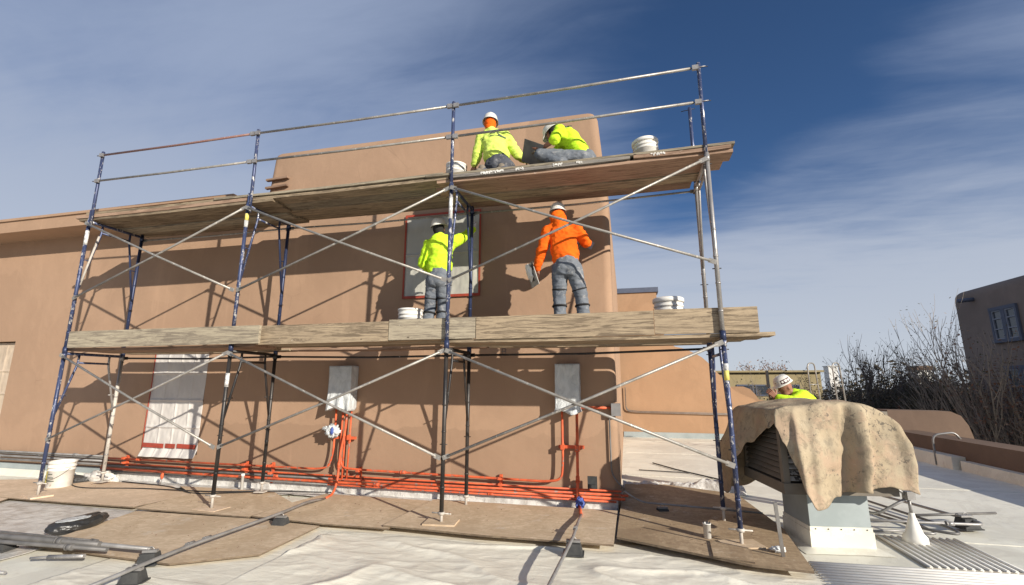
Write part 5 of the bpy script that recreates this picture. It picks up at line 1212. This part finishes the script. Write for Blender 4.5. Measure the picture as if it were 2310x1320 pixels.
person('person in a lime hooded shirt reaching up to the tape framed window',
    dict(base=2.14, ankL=(5.53, .60, F), ankR=(5.74, .62, F), knL=(5.56, .66, 2.67), knR=(5.75, .67, 2.67), hipL=(5.62, .60, 3.02), hipR=(5.78, .60, 3.02), pelvis=(5.70, .60, 3.07), chest=(5.70, .62, 3.40),
         neck=(5.68, .66, 3.64), head=(5.645, .69, 3.765), face=(.1, 1, .15), hup=(-.15, -.1, 1), shL=(5.52, .61, 3.52), shR=(5.88, .66, 3.56), elL=(5.43, .62, 3.26), wrL=(5.52, .84, 3.2), hdL=(.3, 1, .1), pnL=(0, .1, -1),
         elR=(6.00, .88, 3.73), wrR=(6.01, 1.10, 3.89), hdR=(-.1, .35, .9), pnR=(0, 1, -.2), curlR=.25, toeL=(-.2, 1, 0), toeR=(.2, 1, 0)), 'hiviz', 'jeans', hood='back', gloves=('R',), seed=2, wr=.019)
D = DK2
t3, s3 = person('person in a pale lime shirt and orange neck cloth kneeling on the upper deck',
    dict(base=D, ankL=(6.42, .20, D + .09), ankR=(6.68, .22, D + .09), knL=(6.42, .62, D + .12), knR=(6.80, .66, D + .12), hipL=(6.52, .33, 4.47), hipR=(6.70, .34, 4.47), pelvis=(6.61, .33, 4.50), chest=(6.53, .40, 4.84),
         neck=(6.465, .44, 5.04), head=(6.445, .47, 5.165), face=(-.25, 1, -.05), hup=(.05, 0, 1), shL=(6.35, .40, 4.95), shR=(6.68, .45, 4.94), elL=(6.295, .38, 4.70), wrL=(6.235, .42, 4.56), hdL=(-.05, .3, -1), pnL=(.3, 1, 0), curlL=.6,
         elR=(6.84, .52, 4.68), wrR=(6.93, .76, 4.72), hdR=(.3, 1, .1), pnR=(0, .1, -1), toeL=(0, -1, -.1), toeR=(0, -1, -.1), kf=(0, 1, 0)), 'hiviz_pale', 'jeans_dark', hair='head_scarf', hair_col='hiorange', straps=False, seed=3, wr=.020)
back_print(s3, [((6.50, .4, 4.935), (6.57, .4, 4.94), .02), ((6.50, .4, 4.90), (6.62, .4, 4.895), .012), ((6.585, .4, 4.945), (6.66, .4, 4.885), .014), ((6.6, .4, 4.90), (6.70, .4, 4.875), .02), ((6.36, .4, 4.90), (6.40, .4, 4.86), .014)])
t4, s4 = person('person in a lime short sleeved shirt crouching bent over on the upper deck',
    dict(base=D, ankL=(7.42, .56, D + .09), ankR=(7.50, .22, D + .09), knL=(7.20, .60, 4.55), knR=(7.20, .22, 4.50), hipL=(7.74, .45, 4.40), hipR=(7.74, .27, 4.40), pelvis=(7.76, .36, 4.44), chest=(7.58, .38, 4.74),
         neck=(7.43, .40, 4.86), head=(7.35, .42, 4.87), face=(-.75, .25, -.62), hup=(-.5, .1, .8), shL=(7.44, .56, 4.80), shR=(7.45, .22, 4.80), elL=(7.30, .62, 4.62), wrL=(7.16, .56, 4.70), hdL=(-1, -.2, .1), pnL=(0, 0, -1),
         elR=(7.39, .14, 4.64), wrR=(7.22, .22, 4.585), hdR=(-1, .2, 0), pnR=(0, .3, 1), curlR=.6, toeL=(-1, .1, 0), toeR=(-1, 0, 0), kf=(-1, 0, 0)), 'hiviz', 'jeans', sleeves='short', straps=False, seed=4, wr=.017)
q = MB(); q.box((7.93 - .1, .30, 4.47), (.10, .20, .08), rz=0); q.bm.free()
back_print(s4, [((7.50, .3, 4.90), (7.60, .3, 4.90), .014)])
person('person in a lime shirt and stickered hard hat working behind the canvas covered cooler',
    dict(base=0, ankL=(10.72, 2.05, .09), ankR=(10.78, 1.80, .09), knL=(10.66, 2.05, .50), knR=(10.70, 1.82, .5), hipL=(10.75, 2.0, .88), hipR=(10.75, 1.84, .88), pelvis=(10.75, 1.92, .93), chest=(10.50, 1.90, 1.34),
         neck=(10.345, 1.89, 1.475), head=(10.225, 1.88, 1.565), face=(-.85, -.22, -.42), hup=(-.3, -.05, .9), shL=(10.36, 1.72, 1.455), shR=(10.44, 2.08, 1.47), elL=(10.24, 1.66, 1.40), wrL=(10.05, 1.70, 1.44), hdL=(-.5, .1, .6), pnL=(0, 1, 0), curlL=.9,
         elR=(10.25, 2.05, 1.15), wrR=(10.05, 1.98, 1.28), hdR=(-1, -.2, .1), pnR=(0, -1, 0), toeL=(-1, 0, 0), toeR=(-1, 0, 0)), 'hiviz', 'jeans', hat_sticker='L', straps=False, hair=None, seed=6, wr=.010)
# tools in hand
def tool(name, label, cat, parts, loc):
    t = thing(name, label, cat, loc)
    for nm, mb, mm, bev in parts: mb.build(nm, M[mm], t, bevel=bev, bseg=1) if bev else mb.build(nm, M[mm], t)
    return t
R_ = Matrix.Rotation(.5, 3, 'Z') @ Matrix.Rotation(1.25, 3, 'Y')
a = MB(); a.box((7.01, .56, 3.0), (.30, .30, .006), R_); b_ = MB(); b_.tube((7.015, .56, 3.0), (7.10, .60, 2.97), .014, 8)
c_ = MB(); bmesh.ops.create_icosphere(c_.bm, subdivisions=3, radius=1)
for v in c_.bm.verts: p = v.co * (1 + .4 * noise.noise(v.co * 2)); v.co = Vector((6.985, .55, 3.03)) + R_ @ Vector((p.x * .11, p.y * .09, -abs(p.z) * .035))
tool('plaster_hawk', 'square plaster hawk held edge on by the orange shirted worker', 'hawk', [('plate', a, 'slat', .001), ('handle', b_, 'plank', 0), ('plaster', c_, 'whitepaint', 0)], (7.0, .56, 3.0))
a = MB(); a.box((7.635, 1.20, 3.60), (.30, .004, .11), Matrix.Rotation(.5, 3, 'Y')); b_ = MB(); b_.tube((7.57, 1.14, 3.58), (7.70, 1.12, 3.53), .014, 8); b_.tube((7.635, 1.196, 3.6), (7.635, 1.13, 3.56), .007, 6)
tool('trowel', 'steel trowel pressed to the wall by the orange shirted worker', 'trowel', [('blade', a, 'silver', 0), ('handle', b_, 'plank', 0)], (7.63, 1.15, 3.6))
R_ = Matrix.Rotation(-.35, 3, 'X') @ Matrix.Rotation(.62, 3, 'Y') @ Matrix.Rotation(.25, 3, 'Z')
a = MB(); a.box((7.08, .27, 4.56), (.30, .30, .006), Vector((.45, .75, .5)).to_track_quat('Z', 'Y').to_matrix() @ Matrix.Rotation(.62, 3, 'Z')); b_ = MB(); b_.tube((7.08, .27, 4.56), (7.15, .23, 4.575), .015, 8)
tool('plaster_hawk', 'dark square hawk held by the crouching worker on the upper deck', 'hawk', [('plate', a, 'conduit_dk', .001), ('handle', b_, 'plank', 0)], (7.09, .3, 4.6))
a = MB(); a.box((6.99, .90, 4.86), (.10, .012, .26), Matrix.Rotation(.45, 3, 'Y')); a.box((6.93, .90, 4.84), (.05, .014, .22), Matrix.Rotation(-.35, 3, 'Y')); b_ = MB(); b_.tube((6.95, .88, 4.84), (6.90, .82, 4.76), .012, 8)
tool('wood_float', 'pale forked wooden float held against the wall by the kneeling worker', 'float', [('board', a, 'plank_pink', .002), ('handle', b_, 'plank', 0)], (6.95, .9, 4.8))
a = MB(); a.box((9.985, 1.75, 1.68), (.034, .022, .22)); b_ = MB(); b_.box((9.985, 1.75, 1.46), (.016, .01, .19)); c_ = MB(); c_.box((10.045, 1.78, 1.47), (.10, .012, .17), Matrix.Rotation(.1, 3, 'Y'))
tool('hand_tool', 'upright tool with a black grip held by the worker behind the cooler', 'tool', [('grip', a, 'black', .004), ('shank', b_, 'plank', 0), ('pale_board', c_, 'plank_grey', .002)], (9.985, 1.75, 1.4))
# mortar drips and scraps on the upper deck edge
for k, (x, w_, lab) in enumerate(((6.62, .30, 'pale mortar smear under the kneeling worker'), (6.98, .10, 'small pale mortar smear between the two upper workers'), (7.45, .12, 'pale mortar smear under the crouching worker'), (7.72, .08, 'short mortar smear under the crouching worker hips'), (8.62, .16, 'pale drip below the lidded bucket on the upper deck'))):
    q = MB(); rng = random.Random(k)
    for j in range(int(w_ / .012)):
        xx = x - w_ / 2 + j * .012 + rng.uniform(-.004, .004); h_ = rng.uniform(.010, .034); q.box((xx, -.004 - .0, 4.245 - h_ / 2 - rng.uniform(0, .012)), (.011, .006, h_))
    o = q.build('mortar_smear', M['whitepaint']); tag(o, lab, 'mortar')
blob('pale lump of mortar at the left end of the raised upper deck', 'mortar_lump', 'mortar', (5.62, .2, 4.29), .13, .08, .022, 'cover', .4, 9, 6)
# red and pale scraps of tape on the wall over the window
q = MB(); q.bb(.2, .0, 0, .1, 0, .1); q.bm.free()

# crumbs of dried mortar and wood chips on the boards
rng = random.Random(21); q = MB()
areas = [((-.4, 1.9, -.1, .9), .052), ((2.1, 3.7, -.18, .9), .068), ((2.5, 4.6, -1.3, -.35), .052), ((3.9, 5.5, -.2, .95), .076), ((5.6, 7.9, -.22, .95), .096), ((8.1, 9.4, -.1, 1.2), .1)]
for k in range(170):
    (xa, xb, ya, yb), z = rng.choice(areas); x, y = rng.uniform(xa, xb), rng.uniform(ya, yb); sz = rng.uniform(.003, .008) * (1.8 if rng.random() < .08 else 1)
    q.box((x, y, z + sz * .3), (sz * rng.uniform(.8, 2.6), sz, sz * .7), rz=rng.uniform(0, 3), taper=.6)
tag(q.build('mortar_crumbs', M['plank_pink']), 'crumbs of dried mortar scattered over the boards on the roof', 'debris', kind='stuff')
